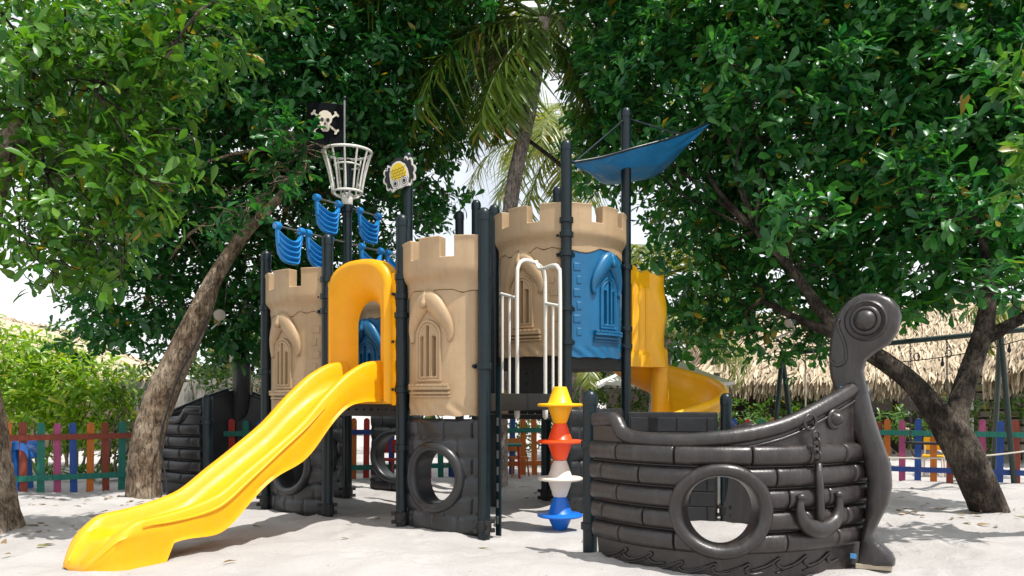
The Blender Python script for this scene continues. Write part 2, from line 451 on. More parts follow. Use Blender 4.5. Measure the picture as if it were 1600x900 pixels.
# ------------------------------------------------------------------ THE SETTING: sand
def geo(a, b, step, far, ratio=1.16):
    c = list(np.arange(a, b+1e-6, step)); d = step; x = c[-1]; hi = []
    while x < far: d *= ratio; x += d; hi.append(x)
    d = step; x = c[0]; lo = []
    while x > -far: d *= ratio; x -= d; lo.append(x)
    return np.array(lo[::-1]+c+hi)
gx = geo(-6.5, 6.5, .042, 300); gy = geo(3.6, 12.6, .042, 400)
gy = gy[gy > -60]
X, Y = np.meshgrid(gx, gy)
Z = .075*(vnoise(X*.55, Y*.55, 1)-.5)+.055*(vnoise(X*1.7, Y*1.7, 2)-.5)+.034*(vnoise(X*4.1, Y*4.1, 3)-.5)+.014*(vnoise(X*10, Y*10, 4)-.5)
fr = np.random.default_rng(11)
for k in range(420):      # footprints and scuffs
    cx, cy = fr.uniform(-6, 6), fr.uniform(4, 12.3)
    a = fr.uniform(0, 6.28); dx, dy = X-cx, Y-cy
    sel = (abs(dx) < .35) & (abs(dy) < .35)
    u_ = dx[sel]*math.cos(a)+dy[sel]*math.sin(a); w_ = -dx[sel]*math.sin(a)+dy[sel]*math.cos(a)
    q = ((u_/.13)**4+(w_/.055)**4)**.5
    Z[sel] += fr.uniform(.4,1)*(-.024*np.exp(-q**1.5)+.012*np.exp(-(np.sqrt(q)-1.45)**2*7))
def mound(px, py, h, r_):
    g = G(px, py); Z[:] += h*np.exp(-((X-g.x)**2+(Y-g.y)**2)/r_**2)
mound(225, 782, .06, .5); mound(-20, 842, .08, .6); mound(1540, 805, .06, .5)
fade = np.clip((60-np.hypot(X, Y))/40, 0, 1)
Z *= fade
nx_, ny_ = len(gx), len(gy)
I = np.arange(nx_*ny_).reshape(ny_, nx_)
F = np.stack([I[:-1,:-1], I[:-1,1:], I[1:,1:], I[1:,:-1]], -1).reshape(-1,4)
ground = np_mesh("ground", np.stack([X,Y,Z], -1).reshape(-1,3), F, "sand", smooth=True)
tag(ground, kind="structure")
def gz(x, y):
    i = int(np.searchsorted(gx, x)); j = int(np.searchsorted(gy, y))
    return float(Z[min(j,ny_-1), min(i,nx_-1)])
pv = MB()
pv.sheet(lambda u,v,s: (u, v+.12*u*0, .075 if s == 0 else -.1), list(np.linspace(-14,-2.4,12)), [12.9,13.35], True)
tag(pv.build("path", "paving"), kind="structure")

# ------------------------------------------------------------------ leaves
LEAF4 = (np.array([0,.28,.60,.86,1.0]), np.array([.05,.24,.46,.42,.08]))
LEAF3 = (np.array([0,.42,.80,1.0]), np.array([.05,.34,.47,.12]))
def leaves(base, d, nrm, L, W, tmpl=LEAF3, curl=.18, fold=.16):
    """base,d,nrm: (n,3); L,W: (n,) -> V, F (quads)"""
    xs, ws = tmpl; n = len(base); m = len(xs)
    side = np.cross(d, nrm); side /= np.linalg.norm(side, axis=1, keepdims=True)+1e-9
    nrm = np.cross(side, d)
    V = np.zeros((n, m, 3, 3), dtype=np.float32)
    cv = curl*rng.uniform(-.4, 2.4, n)
    for i in range(m):
        ctr = base+d*(L*xs[i])[:,None]-nrm*(cv*L*xs[i]**2)[:,None]
        for k, sgn in enumerate((-1,0,1)):
            V[:,i,k] = ctr+side*(sgn*ws[i]*W)[:,None]+nrm*(abs(sgn)*fold*ws[i]*W*2)[:,None]
    idx = np.arange(m*3).reshape(m,3)
    f = np.stack([idx[:-1,:-1], idx[:-1,1:], idx[1:,1:], idx[1:,:-1]], -1).reshape(-1,4)
    Fa = (np.arange(n)[:,None,None]*(m*3)+f[None]).reshape(-1,4)
    return V.reshape(-1,3), Fa
def rosettes(C, axis, per, L, Wr, r_, tmpl=LEAF3, lo=.02, hi=.85, spread=.028):
    """rosette of leaves at each centre C round axis"""
    n = len(C); k = per
    C = np.repeat(C, k, 0); A = np.repeat(axis, k, 0)
    A /= np.linalg.norm(A, axis=1, keepdims=True)+1e-9
    ref = r_.normal(size=A.shape); e1 = np.cross(A, ref); e1 /= np.linalg.norm(e1, axis=1, keepdims=True)+1e-9
    e2 = np.cross(A, e1)
    ph = r_.uniform(0, 2*np.pi, len(C)); el = r_.uniform(lo, hi, len(C))
    D = (e1*np.cos(ph)[:,None]+e2*np.sin(ph)[:,None])*np.cos(el)[:,None]+A*np.sin(el)[:,None]
    D += r_.normal(scale=.18, size=D.shape); D[:,2] -= .12
    D /= np.linalg.norm(D, axis=1, keepdims=True)
    Nn = A*.9+r_.normal(scale=.35, size=D.shape); Nn[:,2] += .45
    Nn -= D*(Nn*D).sum(1, keepdims=True); Nn /= np.linalg.norm(Nn, axis=1, keepdims=True)+1e-9
    ll = L*np.repeat(r_.uniform(.65, 1.2, n), k)*r_.uniform(.5, 1.15, len(C))
    return leaves(C+D*.02+r_.normal(scale=spread, size=D.shape), D, Nn, ll, ll*Wr*r_.uniform(.85,1.15,len(C)), tmpl)
def blob_points(blobs, dens, r_, shell=.0):
    """blobs: (centre, (rx,ry,rz)); returns points and outward axes"""
    P_, A_ = [], []
    for c, rad in blobs:
        rad = np.array(rad); vol = 4.19*rad.prod(); n = max(4, int(vol*dens))
        d = r_.normal(size=(n,3)); d /= np.linalg.norm(d, axis=1, keepdims=True)
        rr = r_.random(n)**(1/(3+shell))
        # lumpy outline
        wob = 1+.22*np.sin(d[:,0]*7+c[0]*3)*np.sin(d[:,2]*6+c[1]*5)+.12*np.sin(d[:,1]*11+c[2]*7)
        P_.append(np.array(c)+d*rad*(rr*wob)[:,None])
        ax = d*.8*rr[:,None]; ax[:,2] += .55; ax += r_.normal(scale=.35, size=ax.shape); A_.append(ax)
    return np.concatenate(P_), np.concatenate(A_)

def trunk_mesh(mb, path, rad, seg=18, rough=.06, n=40, seed=1, fis=.075, flare=False):
    if seg >= 14: seg, n = seg*3, n*3
    pts = spline(path, n); rf = smooth_interp([i/(len(rad)-1) for i in range(len(rad))], rad)
    r_ = random.Random(seed); ph = [r_.uniform(0,6.28) for _ in range(6)]
    L = sum((pts[i+1]-pts[i]).length for i in range(n)); 
    # fissured bark: ridged noise, stretched along the trunk, wrapped round it
    aa = np.arange(seg)/seg; tt = np.arange(n+1)/n*L
    Aw, Tw = np.meshgrid(aa, tt); cA, sA = np.cos(2*np.pi*Aw), np.sin(2*np.pi*Aw)
    nz = lambda f, g, sd: vnoise(cA*f+40+sA*f*.7+Tw*.35*g, sA*f+60-cA*f*.3+Tw*g, sd)
    rid = 1-np.abs(2*nz(4.5, 3.2, seed)-1); rid2 = 1-np.abs(2*nz(9, 8, seed+9)-1); lump = nz(1.3, 1.8, seed+5)
    D = fis*(-(rid**4)*.9-(rid2**3)*.45+.5)+.16*(lump-.5)
    t0 = (pts[1]-pts[0]).normalized(); nx = t0.cross(Vector((0,1,0))).normalized()
    rings = []
    for i, p in enumerate(pts):
        t = (pts[min(i+1,n)]-pts[max(i-1,0)]).normalized(); nx = (nx-t*nx.dot(t)).normalized(); ny = t.cross(nx)
        ring = []
        for k in range(seg):
            a = 2*math.pi*k/seg
            q = i/n*40
            fl = 1+(.20*max(0, 1-i/n*7)**2*(1+.6*math.sin(5*a+ph[3])+.4*math.sin(3*a+ph[4])) if flare else 0)
            rr = rf(i/n)*fl*.9*(1+rough*math.sin(3*a+ph[0]+q*.09)+rough*.6*math.sin(2*a+q*.4+ph[2])+D[i,k])
            ring.append(p+nx*math.cos(a)*rr+ny*math.sin(a)*rr)
        rings.append(ring)
    mb.loft(rings)
def limb(mb, a, b, r0, r1, sag=.15, seed=0, seg=8):
    r_ = random.Random(seed); a = Vector(a); b = Vector(b); L = (b-a).length
    m1 = lerp(a, b, .35)+Vector((r_.uniform(-1,1), r_.uniform(-1,1), r_.uniform(0,1)))*L*sag
    m2 = lerp(a, b, .7)+Vector((r_.uniform(-1,1), r_.uniform(-1,1), r_.uniform(-.4,.8)))*L*sag
    mb.tube(spline([a, m1, m2, b], 12), lambda t: lerp(r0, r1, t), seg)
    return m1, m2

def tree(name, label, cat, loc, trunk_fn, blobs, hub, dens, L, Wr, leafmat, barkmat, seed, per=8, tmpl=LEAF3, group=None, shell=0):
    r_ = np.random.default_rng(seed)
    t = thing(name, label, cat, loc, group)
    tb = MB(); trunk_fn(tb)
    bb = MB()
    for i, (c, rad) in enumerate(blobs):
        h = min(hub, key=lambda q: (Vector(q[0])-Vector(c)).length)
        k0 = min(h[1], max(rad)*.025); m1, m2 = limb(bb, h[0], c, k0, k0*.6, seed=seed+i)
        for j in range(7):
            d = r_.normal(size=3); d /= np.linalg.norm(d)
            e = Vector(c)+Vector(d*np.array(rad)*.85)
            limb(bb, lerp(m2, Vector(c), r_.uniform(0,1)), e, min(.016, k0*.6), .004, .2, seed+i*10+j, 5)
    tb.build("trunk", barkmat, t, angle=180)
    br = bb.build("branches", "bark_right" if barkmat == "bark_near" else barkmat, t, angle=180)
    C, A = blob_points(blobs, dens, r_, shell)
    V, Fq = rosettes(C, A, per, L, Wr, r_, tmpl)
    np_mesh("crown", V, Fq, leafmat, t)
    return t
def B(px, py, d, rx, ry, rd):
    """foliage mass: centre by survey pixel and depth, radii in survey pixels (x,z) and metres (depth)"""
    k = d/FPX
    return (tuple(P(px, py, d)), (rx*k, rd, ry*k))

# left leaning tree
b0 = G(225, 782)
def t1_trunk(mb):
    p = [b0+Vector((0,0,-.25)), b0+Vector((.0,0,.05)), P(231,690,9.4), P(259,600,9.4), P(309,495,9.4), P(334,435,9.45), P(378,370,9.55), P(430,315,9.8), P(490,240,10.4), P(540,160,10.8)]
    trunk_mesh(mb, p, [.235,.215,.195,.18,.155,.105,.08,.06,.04,.025], seed=3, n=56, flare=True)
tree("leaning_tree", "leaning brown-barked tree rising behind the yellow wave slide", "tree", b0, t1_trunk,
     [B(180,330,10.6,130,120,1.2), B(300,250,10.8,150,150,1.4), B(450,150,10.6,170,150,1.5), B(600,120,10.8,140,150,1.4),
      B(380,420,11.3,130,130,1.0), B(230,470,11.0,130,85,.9), B(520,330,11.2,120,130,1.0), B(640,250,11.0,90,110,1.0),
      B(330,60,10.6,200,120,1.6), B(560,-60,10.5,250,130,1.8), B(480,470,11.8,110,100,.8), B(150,150,10.5,160,150,1.3), B(690,90,11.6,50,110,.7), B(150,510,11.2,70,55,.6),
      B(350,530,11.6,90,45,.6), B(590,430,12.2,70,100,.7), B(425,285,8.9,55,42,.26), B(470,235,9.0,60,42,.28), B(430,200,9.1,60,45,.3), B(390,330,8.9,38,32,.2), B(345,350,9.1,45,35,.25), B(200,300,9.3,80,110,.5), B(330,330,9.9,60,60,.35), B(670,330,11.6,55,45,.5)],
     [(tuple(P(540,160,10.8)),.025), (tuple(P(490,240,10.4)),.03)],
     100, .145, .48, "leaf_dark", "bark_left", 21, per=8)
# near tree on the far left
b1 = G(-28, 842)
def t2_trunk(mb):
    trunk_mesh(mb, [b1+Vector((0,0,-.25)), b1+Vector((0,0,.03)), P(-35,740,6.95), P(-42,660,6.95), P(-50,560,6.9), P(-50,420,6.7), P(-20,280,6.5), P(40,190,6.4)],
               [.42,.36,.29,.26,.24,.21,.16,.08], seed=8, n=44, seg=26, rough=.05, flare=True)
tree("broadleaf_tree", "sunlit broad-leaved tree at the left edge with pale flaky trunk", "tree", b1, t2_trunk,
     [B(90,310,6.3,115,100,.55), B(210,290,6.4,105,75,.5), B(20,180,6.4,110,110,.6), B(150,130,6.5,140,90,.6), B(290,60,6.6,120,80,.55),
      B(60,30,6.5,150,90,.7), B(30,400,6.4,70,55,.4), B(250,210,6.5,80,60,.4), B(150,400,6.4,60,50,.35), B(400,-30,6.8,110,60,.5), B(190,420,6.4,28,40,.2), B(95,440,6.3,45,35,.25)],
     [(tuple(P(40,190,6.4)),.03), (tuple(P(150,145,6.2)),.018), (tuple(P(260,90,6.2)),.012)],
     135, .155, .44, "leaf_near", "bark_near", 33, per=7, tmpl=LEAF4)
# right forked tree
b2 = G(1548, 806)
def t3_trunk(mb):
    fork = P(1478, 655, 8.2)
    trunk_mesh(mb, [b2+Vector((.05,0,-.25)), b2+Vector((0,0,.02)), P(1520,735,8.1), P(1492,680,8.15), P(1462,640,8.2), P(1425,597,8.3), P(1375,560,8.4), P(1320,528,8.6), P(1275,475,8.8), P(1240,425,9.0), P(1180,360,9.3)],
               [.215,.195,.185,.18,.14,.112,.105,.09,.075,.055,.035], seed=13, n=60, flare=True)
    trunk_mesh(mb, [P(1496,690,8.15), P(1497,640,8.2), P(1512,590,8.25), P(1530,540,8.3), P(1540,505,8.3), P(1545,440,8.4), P(1530,350,8.6)],
               [.12,.12,.112,.108,.10,.065,.035], seed=14, n=34, seg=14)
    trunk_mesh(mb, [P(1535,530,8.3), P(1570,512,8.2), P(1610,490,8.1), P(1680,440,8.0)], [.10,.07,.06,.04], seed=15, n=16, seg=10)
    trunk_mesh(mb, [P(1325,530,8.6), P(1290,515,8.7), P(1250,500,8.9), P(1190,470,9.3)], [.09,.065,.05,.03], seed=16, n=16, seg=10)
tree("forked_tree", "dark forked tree behind the front ship bow", "tree", b2, t3_trunk,
     [B(1250,180,9.6,190,170,1.4), B(1450,180,9.2,190,170,1.4), B(1600,250,8.8,120,200,1.2), B(1130,420,10.2,120,110,.9), B(1260,420,10.0,120,110,.9),
      B(1400,370,9.4,150,120,1.0), B(1550,410,9.0,110,85,.8), B(1050,150,10.4,130,160,1.1), B(960,90,10.8,90,140,1.0), B(1200,10,9.8,220,120,1.5),
      B(1450,0,9.2,230,120,1.5), B(1650,60,8.8,140,150,1.3), B(1130,300,10.4,90,110,.8), B(1180,520,10.4,95,50,.55), B(1250,545,10.2,60,40,.4), B(1430,470,9.2,80,45,.5), B(930,240,11,60,70,.6), B(1010,-60,10.6,170,100,1.2),
      B(1085,500,11.0,50,70,.5), B(1330,470,9.9,60,60,.5), B(1230,330,8.6,60,60,.3), B(1400,250,8.3,80,60,.35), B(1180,100,8.8,90,60,.4), B(920,170,11.9,40,110,.5), B(1010,260,11.2,75,80,.6), B(1040,330,11.6,40,45,.4), B(1540,330,7.9,80,80,.4), B(1555,450,7.8,60,45,.3), B(1470,320,8.0,70,60,.35), B(1250,340,8.2,70,50,.3)],
     [(tuple(P(1240,425,9.0)),.04), (tuple(P(1530,350,8.6)),.035), (tuple(P(1180,360,9.3)),.035), (tuple(P(1610,490,8.1)),.03), (tuple(P(1190,470,9.3)),.025)],
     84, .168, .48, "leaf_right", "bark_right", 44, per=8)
# near spray on the right edge
def t4_trunk(mb):
    q = G(1830, 850)
    trunk_mesh(mb, [q+Vector((0,0,-.25)), q, P(1800,600,6.6), P(1760,380,6.4), P(1700,270,6.3)], [.26,.22,.18,.12,.06], seed=19, n=30)
tree("broadleaf_tree", "tree beyond the right edge, its large bright leaves reaching into the picture", "tree", G(1830,850), t4_trunk,
     [B(1640,250,6.2,70,70,.3), B(1600,300,6.2,40,60,.2), B(1640,110,6.4,100,60,.4), B(1720,260,6.3,90,120,.5)],
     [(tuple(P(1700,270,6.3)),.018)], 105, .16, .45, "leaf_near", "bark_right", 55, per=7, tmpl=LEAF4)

# shrubs, hedges and far greenery
def shrub(name, label, cat, px, py, blobs, dens, L, Wr, mat, seed, per=7, stems=8, group=None):
    r_ = np.random.default_rng(seed); loc = G(px, py)
    t = thing(name, label, cat, loc, group)
    mb = MB()
    for i, (c, rad) in enumerate(blobs):
        for j in range(max(2, stems//len(blobs)+1)):
            e = Vector(c)+Vector(r_.normal(size=3)*np.array(rad)*.4)
            s0 = Vector((lerp(e.x, loc.x, .35), e.y, -.05)); limb(mb, s0, e, .022, .006, .08, seed+i*9+j, 5)
    mb.build("stem", "bark_left", t, angle=180)
    C, A = blob_points(blobs, dens, r_); C = C[C[:,2] > .05]; A = A[:len(C)]
    V, Fq = rosettes(C, A, per, L, Wr, r_); np_mesh("foliage", V, Fq, mat, t)
    return t
shrub("leafy_shrub", "bright yellow-green shrub behind the left fence, the largest", "shrub", 90, 730,
      [B(40,590,13.5,110,75,.8), B(110,620,13.3,90,70,.7), B(30,660,13.2,90,60,.6), B(150,650,13.2,70,60,.5), B(-50,560,13.6,80,90,.8), B(160,590,13.8,50,45,.5), B(90,560,13.8,60,50,.5)],
      110, .17, .36, "leaf_bush", 61, stems=20)
shrub("leafy_shrub", "darker green shrub left of the pale slat wall", "shrub", 195, 728,
      [B(195,640,13.0,30,55,.35), B(190,690,12.9,35,40,.3)], 160, .12, .4, "leaf_hedge", 62)
shrub("creeper", "green creeper spilling over the pale slat wall", "plant", 350, 725,
      [B(350,600,13.2,45,35,.25), B(330,640,13.2,25,50,.2), B(390,610,13.4,35,30,.25), B(250,585,13.6,60,14,.2)], 330, .09, .5, "leaf_hedge", 63)
shrub("dry_creeper", "dry brown creeper between ship scroll and left castle tower", "plant", 390, 728,
      [B(388,625,13.1,28,30,.2), B(408,615,13.2,22,30,.2), B(345,620,13.0,14,18,.12)], 420, .10, .22, "leaf_dry", 64)
shrub("hedge", "clipped green hedge beyond the spiral slide", "hedge", 960, 712,
      [B(900,640,16.4,60,50,.5), B(960,640,16.4,55,50,.5), B(1010,640,16.4,55,50,.5), B(1090,650,16.6,60,36,.5), B(1160,660,16.6,60,32,.5), B(840,670,16.2,50,45,.5), B(790,675,16.2,40,40,.5), B(1220,650,16.8,60,35,.5)],
      120, .11, .5, "leaf_hedge", 65)
shrub("hedge", "low green planting under the thatched roof, behind the right fence", "hedge", 1450, 716,
      [B(1400,668,15.5,55,36,.4), B(1480,655,15.2,40,42,.4), B(1330,672,15.8,50,30,.4), B(1560,650,14.8,45,60,.5), B(1640,640,14.5,50,80,.6)],
      85, .16, .36, "leaf_hedge", 66)
# fallen leaves on the sand, thick round the trunks
lr = np.random.default_rng(301); lp_ = []
for px, py, n_, sp_ in ((225,785,40,.7), (10,848,30,.5), (1545,808,40,.7), (320,800,16,1.2), (1450,800,24,1.2), (800,760,34,2.5), (800,850,14,2.6)):
    g_ = G(px, py); lp_.append(np.stack([lr.normal(g_.x, sp_, n_), lr.normal(g_.y, sp_*.6, n_)], 1))
lp_ = np.concatenate(lp_); lp_ = lp_[(lp_[:,1] > 4.8) & (lp_[:,1] < 12)]
lz = np.array([gz(x, y) for x, y in lp_])+.012; m_ = len(lp_); a_ = lr.uniform(0, 6.28, m_)
V, Fq = leaves(np.column_stack([lp_, lz]), np.column_stack([np.cos(a_), np.sin(a_), lr.normal(scale=.12, size=m_)]), np.column_stack([lr.normal(scale=.25, size=(m_,2)), np.ones(m_)]), lr.uniform(.05,.13,m_), lr.uniform(.03,.06,m_), LEAF4, .1)
tag(np_mesh("leaf_litter", V, Fq, "leaf_dry"), "scattered dry fallen leaves on the sand", "leaves", kind="stuff")
# row of small plants at the foot of the left fence
for i, px in enumerate([55, 78, 118, 140, 160, 185, 262]):
    q = G(px, 752); r_ = np.random.default_rng(200+i); t = thing("border_plant", "low strappy plant at the left fence foot, " + ["leftmost of the row","second from the left","third from the left","middle of the row","fifth from the left","beside the leaning trunk","right of the leaning trunk"][i], "plant", q, "small plants along the left fence")
    C = np.repeat(np.array([[q.x, q.y+.12, .02]]), 16, 0); D = r_.normal(size=(16,3)); D[:,2] = abs(D[:,2])+.8; D /= np.linalg.norm(D, axis=1, keepdims=True)
    Nn = np.cross(D, r_.normal(size=(16,3))); Nn /= np.linalg.norm(Nn, axis=1, keepdims=True)
    V, Fq = leaves(C, D, Nn, r_.uniform(.16,.30,16), r_.uniform(.03,.05,16), LEAF4, .5); np_mesh("foliage", V, Fq, "leaf_hedge", t)
# far belt of trees
far = MB()
r_ = np.random.default_rng(71)
fb = []
for k in range(26):
    px = lerp(-150, 1750, k/25); h = 555 if px < 330 else (470 if px < 640 else (520 if px < 800 else 480))
    fb.append(B(px, (h+640)/2+r_.uniform(-10,15), 27+r_.uniform(-1,2), 60, (640-h)/2, 1.4))
C, A = blob_points(fb, 22, r_)
V, Fq = rosettes(C, A, 6, .34, .5, r_)
tag(np_mesh("distant_trees", V, Fq, "leaf_far"), "mass of green trees far behind the playground", "trees", kind="stuff")

# palms
def palm(name, label, px, py, path, rads, fronds, leafmat, seed, leaflets=46, wid=.035):
    """fronds: list of (azimuth deg, start elevation deg, length, droop)"""
    r_ = np.random.default_rng(seed)
    loc = Vector(path[0]); loc.z = 0
    t = thing(name, label, "palm", loc)
    mb = MB(); trunk_mesh(mb, path, rads, seg=14, rough=.025, n=46, seed=seed)
    mb.build("trunk", "bark_palm", t, angle=180)
    top = Vector(path[-1])
    for (az, el, L, droop) in fronds:
        az = R(az); el = R(el); n = 26; p = top.copy(); pts = [p.copy()]; e = el
        for i in range(n):
            e = el-droop*((i+1)/n)**1.3*R(150)
            p = p+Vector((math.cos(az)*math.cos(e), math.sin(az)*math.cos(e), math.sin(e)))*(L/n); pts.append(p.copy())
        rb = MB().tube(pts, lambda q: lerp(.028,.005,q), 6); fr_ = rb.build("frond", leafmat, t, angle=180)
        bs, ds, ns_, ll = [], [], [], []
        for i in range(leaflets):
            q = .10+.9*i/leaflets; a = q*n; k = min(int(a), n-1); pp = lerp(pts[k], pts[k+1], a-k); tt = (pts[k+1]-pts[k]).normalized()
            sd = tt.cross(Vector((0,0,1)))
            sd = sd.normalized() if sd.length > .05 else Vector((-math.sin(az), math.cos(az), 0))
            upv = sd.cross(tt)
            for sg in (-1,1):
                d = (sd*sg*.8+tt*.75+upv*.15+Vector((0,0,-.35))+Vector(r_.normal(scale=.10,size=3))).normalized()
                bs.append(pp); ds.append(d); ns_.append((upv+Vector(r_.normal(scale=.2,size=3))).normalized()); ll.append(L*.30*math.sin(math.pi*min(max(q*.85+.1,0),1))**.7*r_.uniform(.85,1.1))
        ll = np.array(ll); V, Fq = leaves(np.array(bs), np.array(ds), np.array(ns_), ll, np.full(len(ll), wid), (np.array([0,.5,1.0]), np.array([.35,.5,.06])), .32, .1)
        np_mesh("leaflets", V, Fq, leafmat, fr_)
    return t
D0 = 10.9
palm("coconut_palm", "tall leaning coconut palm rising behind the upper castle tower", 800, 640,
     [P(775,735,D0)+Vector((0,0,-.3)), P(780,620,D0), P(787,480,D0), P(795,340,D0), P(810,250,D0), P(832,150,D0), P(850,30,D0)], [.17,.135,.12,.11,.105,.10,.10],
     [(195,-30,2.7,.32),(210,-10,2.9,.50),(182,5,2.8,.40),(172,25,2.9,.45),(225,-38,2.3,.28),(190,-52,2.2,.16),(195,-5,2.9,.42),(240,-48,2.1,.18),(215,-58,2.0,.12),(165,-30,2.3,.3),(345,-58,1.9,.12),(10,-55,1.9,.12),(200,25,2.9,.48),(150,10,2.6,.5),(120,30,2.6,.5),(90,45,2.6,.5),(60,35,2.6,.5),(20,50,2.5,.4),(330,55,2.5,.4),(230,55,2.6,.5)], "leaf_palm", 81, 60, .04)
palm("coconut_palm", "second coconut palm whose pale fronds fill the gap right of the leaning palm trunk", 880, 640,
     [P(905,730,16.5)+Vector((0,0,-.3)), P(900,600,16.5), P(890,400,16.5), P(880,215,16.5)], [.17,.15,.13,.12],
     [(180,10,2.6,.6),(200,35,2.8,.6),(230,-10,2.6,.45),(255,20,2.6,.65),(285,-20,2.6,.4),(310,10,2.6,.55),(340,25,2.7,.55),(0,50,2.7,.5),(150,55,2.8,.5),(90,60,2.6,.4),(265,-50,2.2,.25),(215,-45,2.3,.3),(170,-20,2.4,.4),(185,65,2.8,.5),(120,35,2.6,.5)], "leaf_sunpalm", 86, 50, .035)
palm("small_palm", "sunlit pale palm seen above the spiral slide entrance", 1010, 700,
     [P(1020,690,14.5)+Vector((0,0,-.2)), P(1025,600,14.5), P(1030,440,14.5)], [.14,.12,.10],
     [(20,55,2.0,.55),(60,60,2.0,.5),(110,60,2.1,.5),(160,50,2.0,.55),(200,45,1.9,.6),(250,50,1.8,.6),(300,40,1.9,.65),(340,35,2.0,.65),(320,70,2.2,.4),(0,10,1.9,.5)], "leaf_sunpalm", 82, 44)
palm("small_palm", "low yellow-green palm seen under the blue castle panel", 915, 700,
     [P(912,712,14)+Vector((0,0,-.2)), P(912,640,14), P(914,575,14)], [.10,.09,.08],
     [(0,40,1.1,.6),(45,45,1.2,.6),(90,40,1.1,.6),(140,45,1.1,.6),(190,40,1.2,.6),(235,45,1.1,.6),(270,20,1.1,.6),(310,35,1.1,.6),(255,70,1.1,.5)], "leaf_sunpalm", 83, 34)
palm("small_palm", "green palm whose fronds hang right of the spiral slide panel", 1085, 700,
     [P(1034,700,15.5)+Vector((0,0,-.2)), P(1036,600,15.5), P(1046,530,15.5)], [.13,.11,.10],
     [(0,25,1.9,.65),(330,20,1.9,.7),(300,30,1.8,.7),(30,45,1.9,.6),(180,40,1.8,.6),(240,35,1.7,.7),(90,60,1.8,.5),(345,5,1.8,.6)], "leaf_sunpalm", 84, 44)
palm("small_palm", "yellowing palm at the far right above the swing beam", 1620, 690,
     [P(1640,700,12.6)+Vector((0,0,-.2)), P(1640,600,12.6), P(1640,500,12.6)], [.12,.10,.09],
     [(180,20,1.3,.7),(200,40,1.4,.65),(230,30,1.4,.65),(150,45,1.4,.6),(270,40,1.3,.6),(0,40,1.3,.6),(60,40,1.3,.6)], "leaf_sunpalm", 85, 36)

# ------------------------------------------------------------------ BUILDINGS BEHIND
def thatch(parent, e0, e1, r0, r1, rows, cols, seed, blade=.42, thick=.22):
    """thatched slope: eave e0-e1, ridge r0-r1: a solid slab under rows of reed blades"""
    e0, e1, r0, r1 = map(Vector, (e0, e1, r0, r1))
    n = (e1-e0).cross(r0-e0).normalized()
    if n.z < 0: n = -n
    r_ = np.random.default_rng(seed)
    mb = MB(); mb.loft([[e0, e1, r1, r0], [p-n*thick for p in (e0, e1, r1, r0)]])
    slab = mb.build("roof_slope", "thatch", parent, smooth=False)
    bs, ds, ll = [], [], []
    for i in range(rows):
        v = i/(rows-1)*.97
        a = lerp(e0, r0, v); b = lerp(e1, r1, v); dn = (lerp(e0, e1, .5)-lerp(r0, r1, .5)).normalized()
        for k in range(cols):
            u = r_.random(); p = lerp(a, b, u)+n*(.02+.05*r_.random())
            d = (dn+n*r_.uniform(-.02,.20)+(e1-e0).normalized()*r_.normal(scale=.16)).normalized()
            bs.append(p-d*blade*.55); ds.append(d); ll.append(blade*r_.uniform(.7,1.25))
    # hanging fringe on the eave
    for k in range(cols*3):
        u = r_.random(); p = lerp(e0, e1, u)-n*thick*r_.random()
        d = (dn*.5+Vector((0,0,-.8))+(e1-e0).normalized()*r_.normal(scale=.13)).normalized()
        bs.append(p); ds.append(d); ll.append(blade*r_.uniform(.3,.75))
    ll = np.array(ll); m = len(ll); nn = np.tile(np.array(n), (m,1))+r_.normal(scale=.3, size=(m,3))
    V, Fq = leaves(np.array(bs), np.array(ds), nn, ll, np.full(m, .05)*r_.uniform(.6,1.3,m), (np.array([0,.5,1.0]), np.array([.4,.5,.12])), .05, .15)
    o = np_mesh("reeds", V, Fq, "thatch", slab); o["kind"] = "stuff"
    return slab
hut = thing("thatched_pavilion", "long low thatched pavilion behind the swing and right fence", "building", P(1300,690,17.5)*Vector((1,1,0)) if False else Vector((6.5,17.5,0)))
thatch(hut, P(1085,597,17.5), P(1545,592,15.6), P(1118,500,20), P(1560,470,18.4), 16, 260, 91)
thatch(hut, P(1085,597,17.5)+Vector((-.0,.02,0)), P(1118,500,20)+Vector((-.6,2.5,-1.3)), P(1118,500,20), P(1118,500,20)+Vector((.1,.6,0)), 8, 60, 92)
for px in (1120, 1200, 1305, 1400, 1495, 1540):
    q = P(px, 620, 17.2); MB().tube([(q.x,q.y,-.1),(q.x,q.y,1.75)], .07, 10).build("pillar", "dark_wood", hut)
MB().box(lerp(P(1085,597,17.6), P(1545,592,15.7), .5)+Vector((.05,.25,-.06)), (6.6,.10,.16), (P(1545,592,15.7)-P(1085,597,17.6)).normalized()*Vector((1,1,0))).build("beam", "dark_wood", hut)
MB().box((7.6,19.8,.85), (10.5,.15,2.0)).build("back_wall", "dark_wood", hut)
MB().box((7.2,18.6,.45), (6.5,.5,.9)).build("counter", "dark_wood", hut)
hut2 = thing("thatched_hut", "thatched hut with rough stone wall at the far right", "building", (9.9,14.6,0))
thatch(hut2, P(1535,597,14.6), P(1690,545,13.4), P(1560,485,16.6), P(1720,440,15.6), 12, 110, 93)
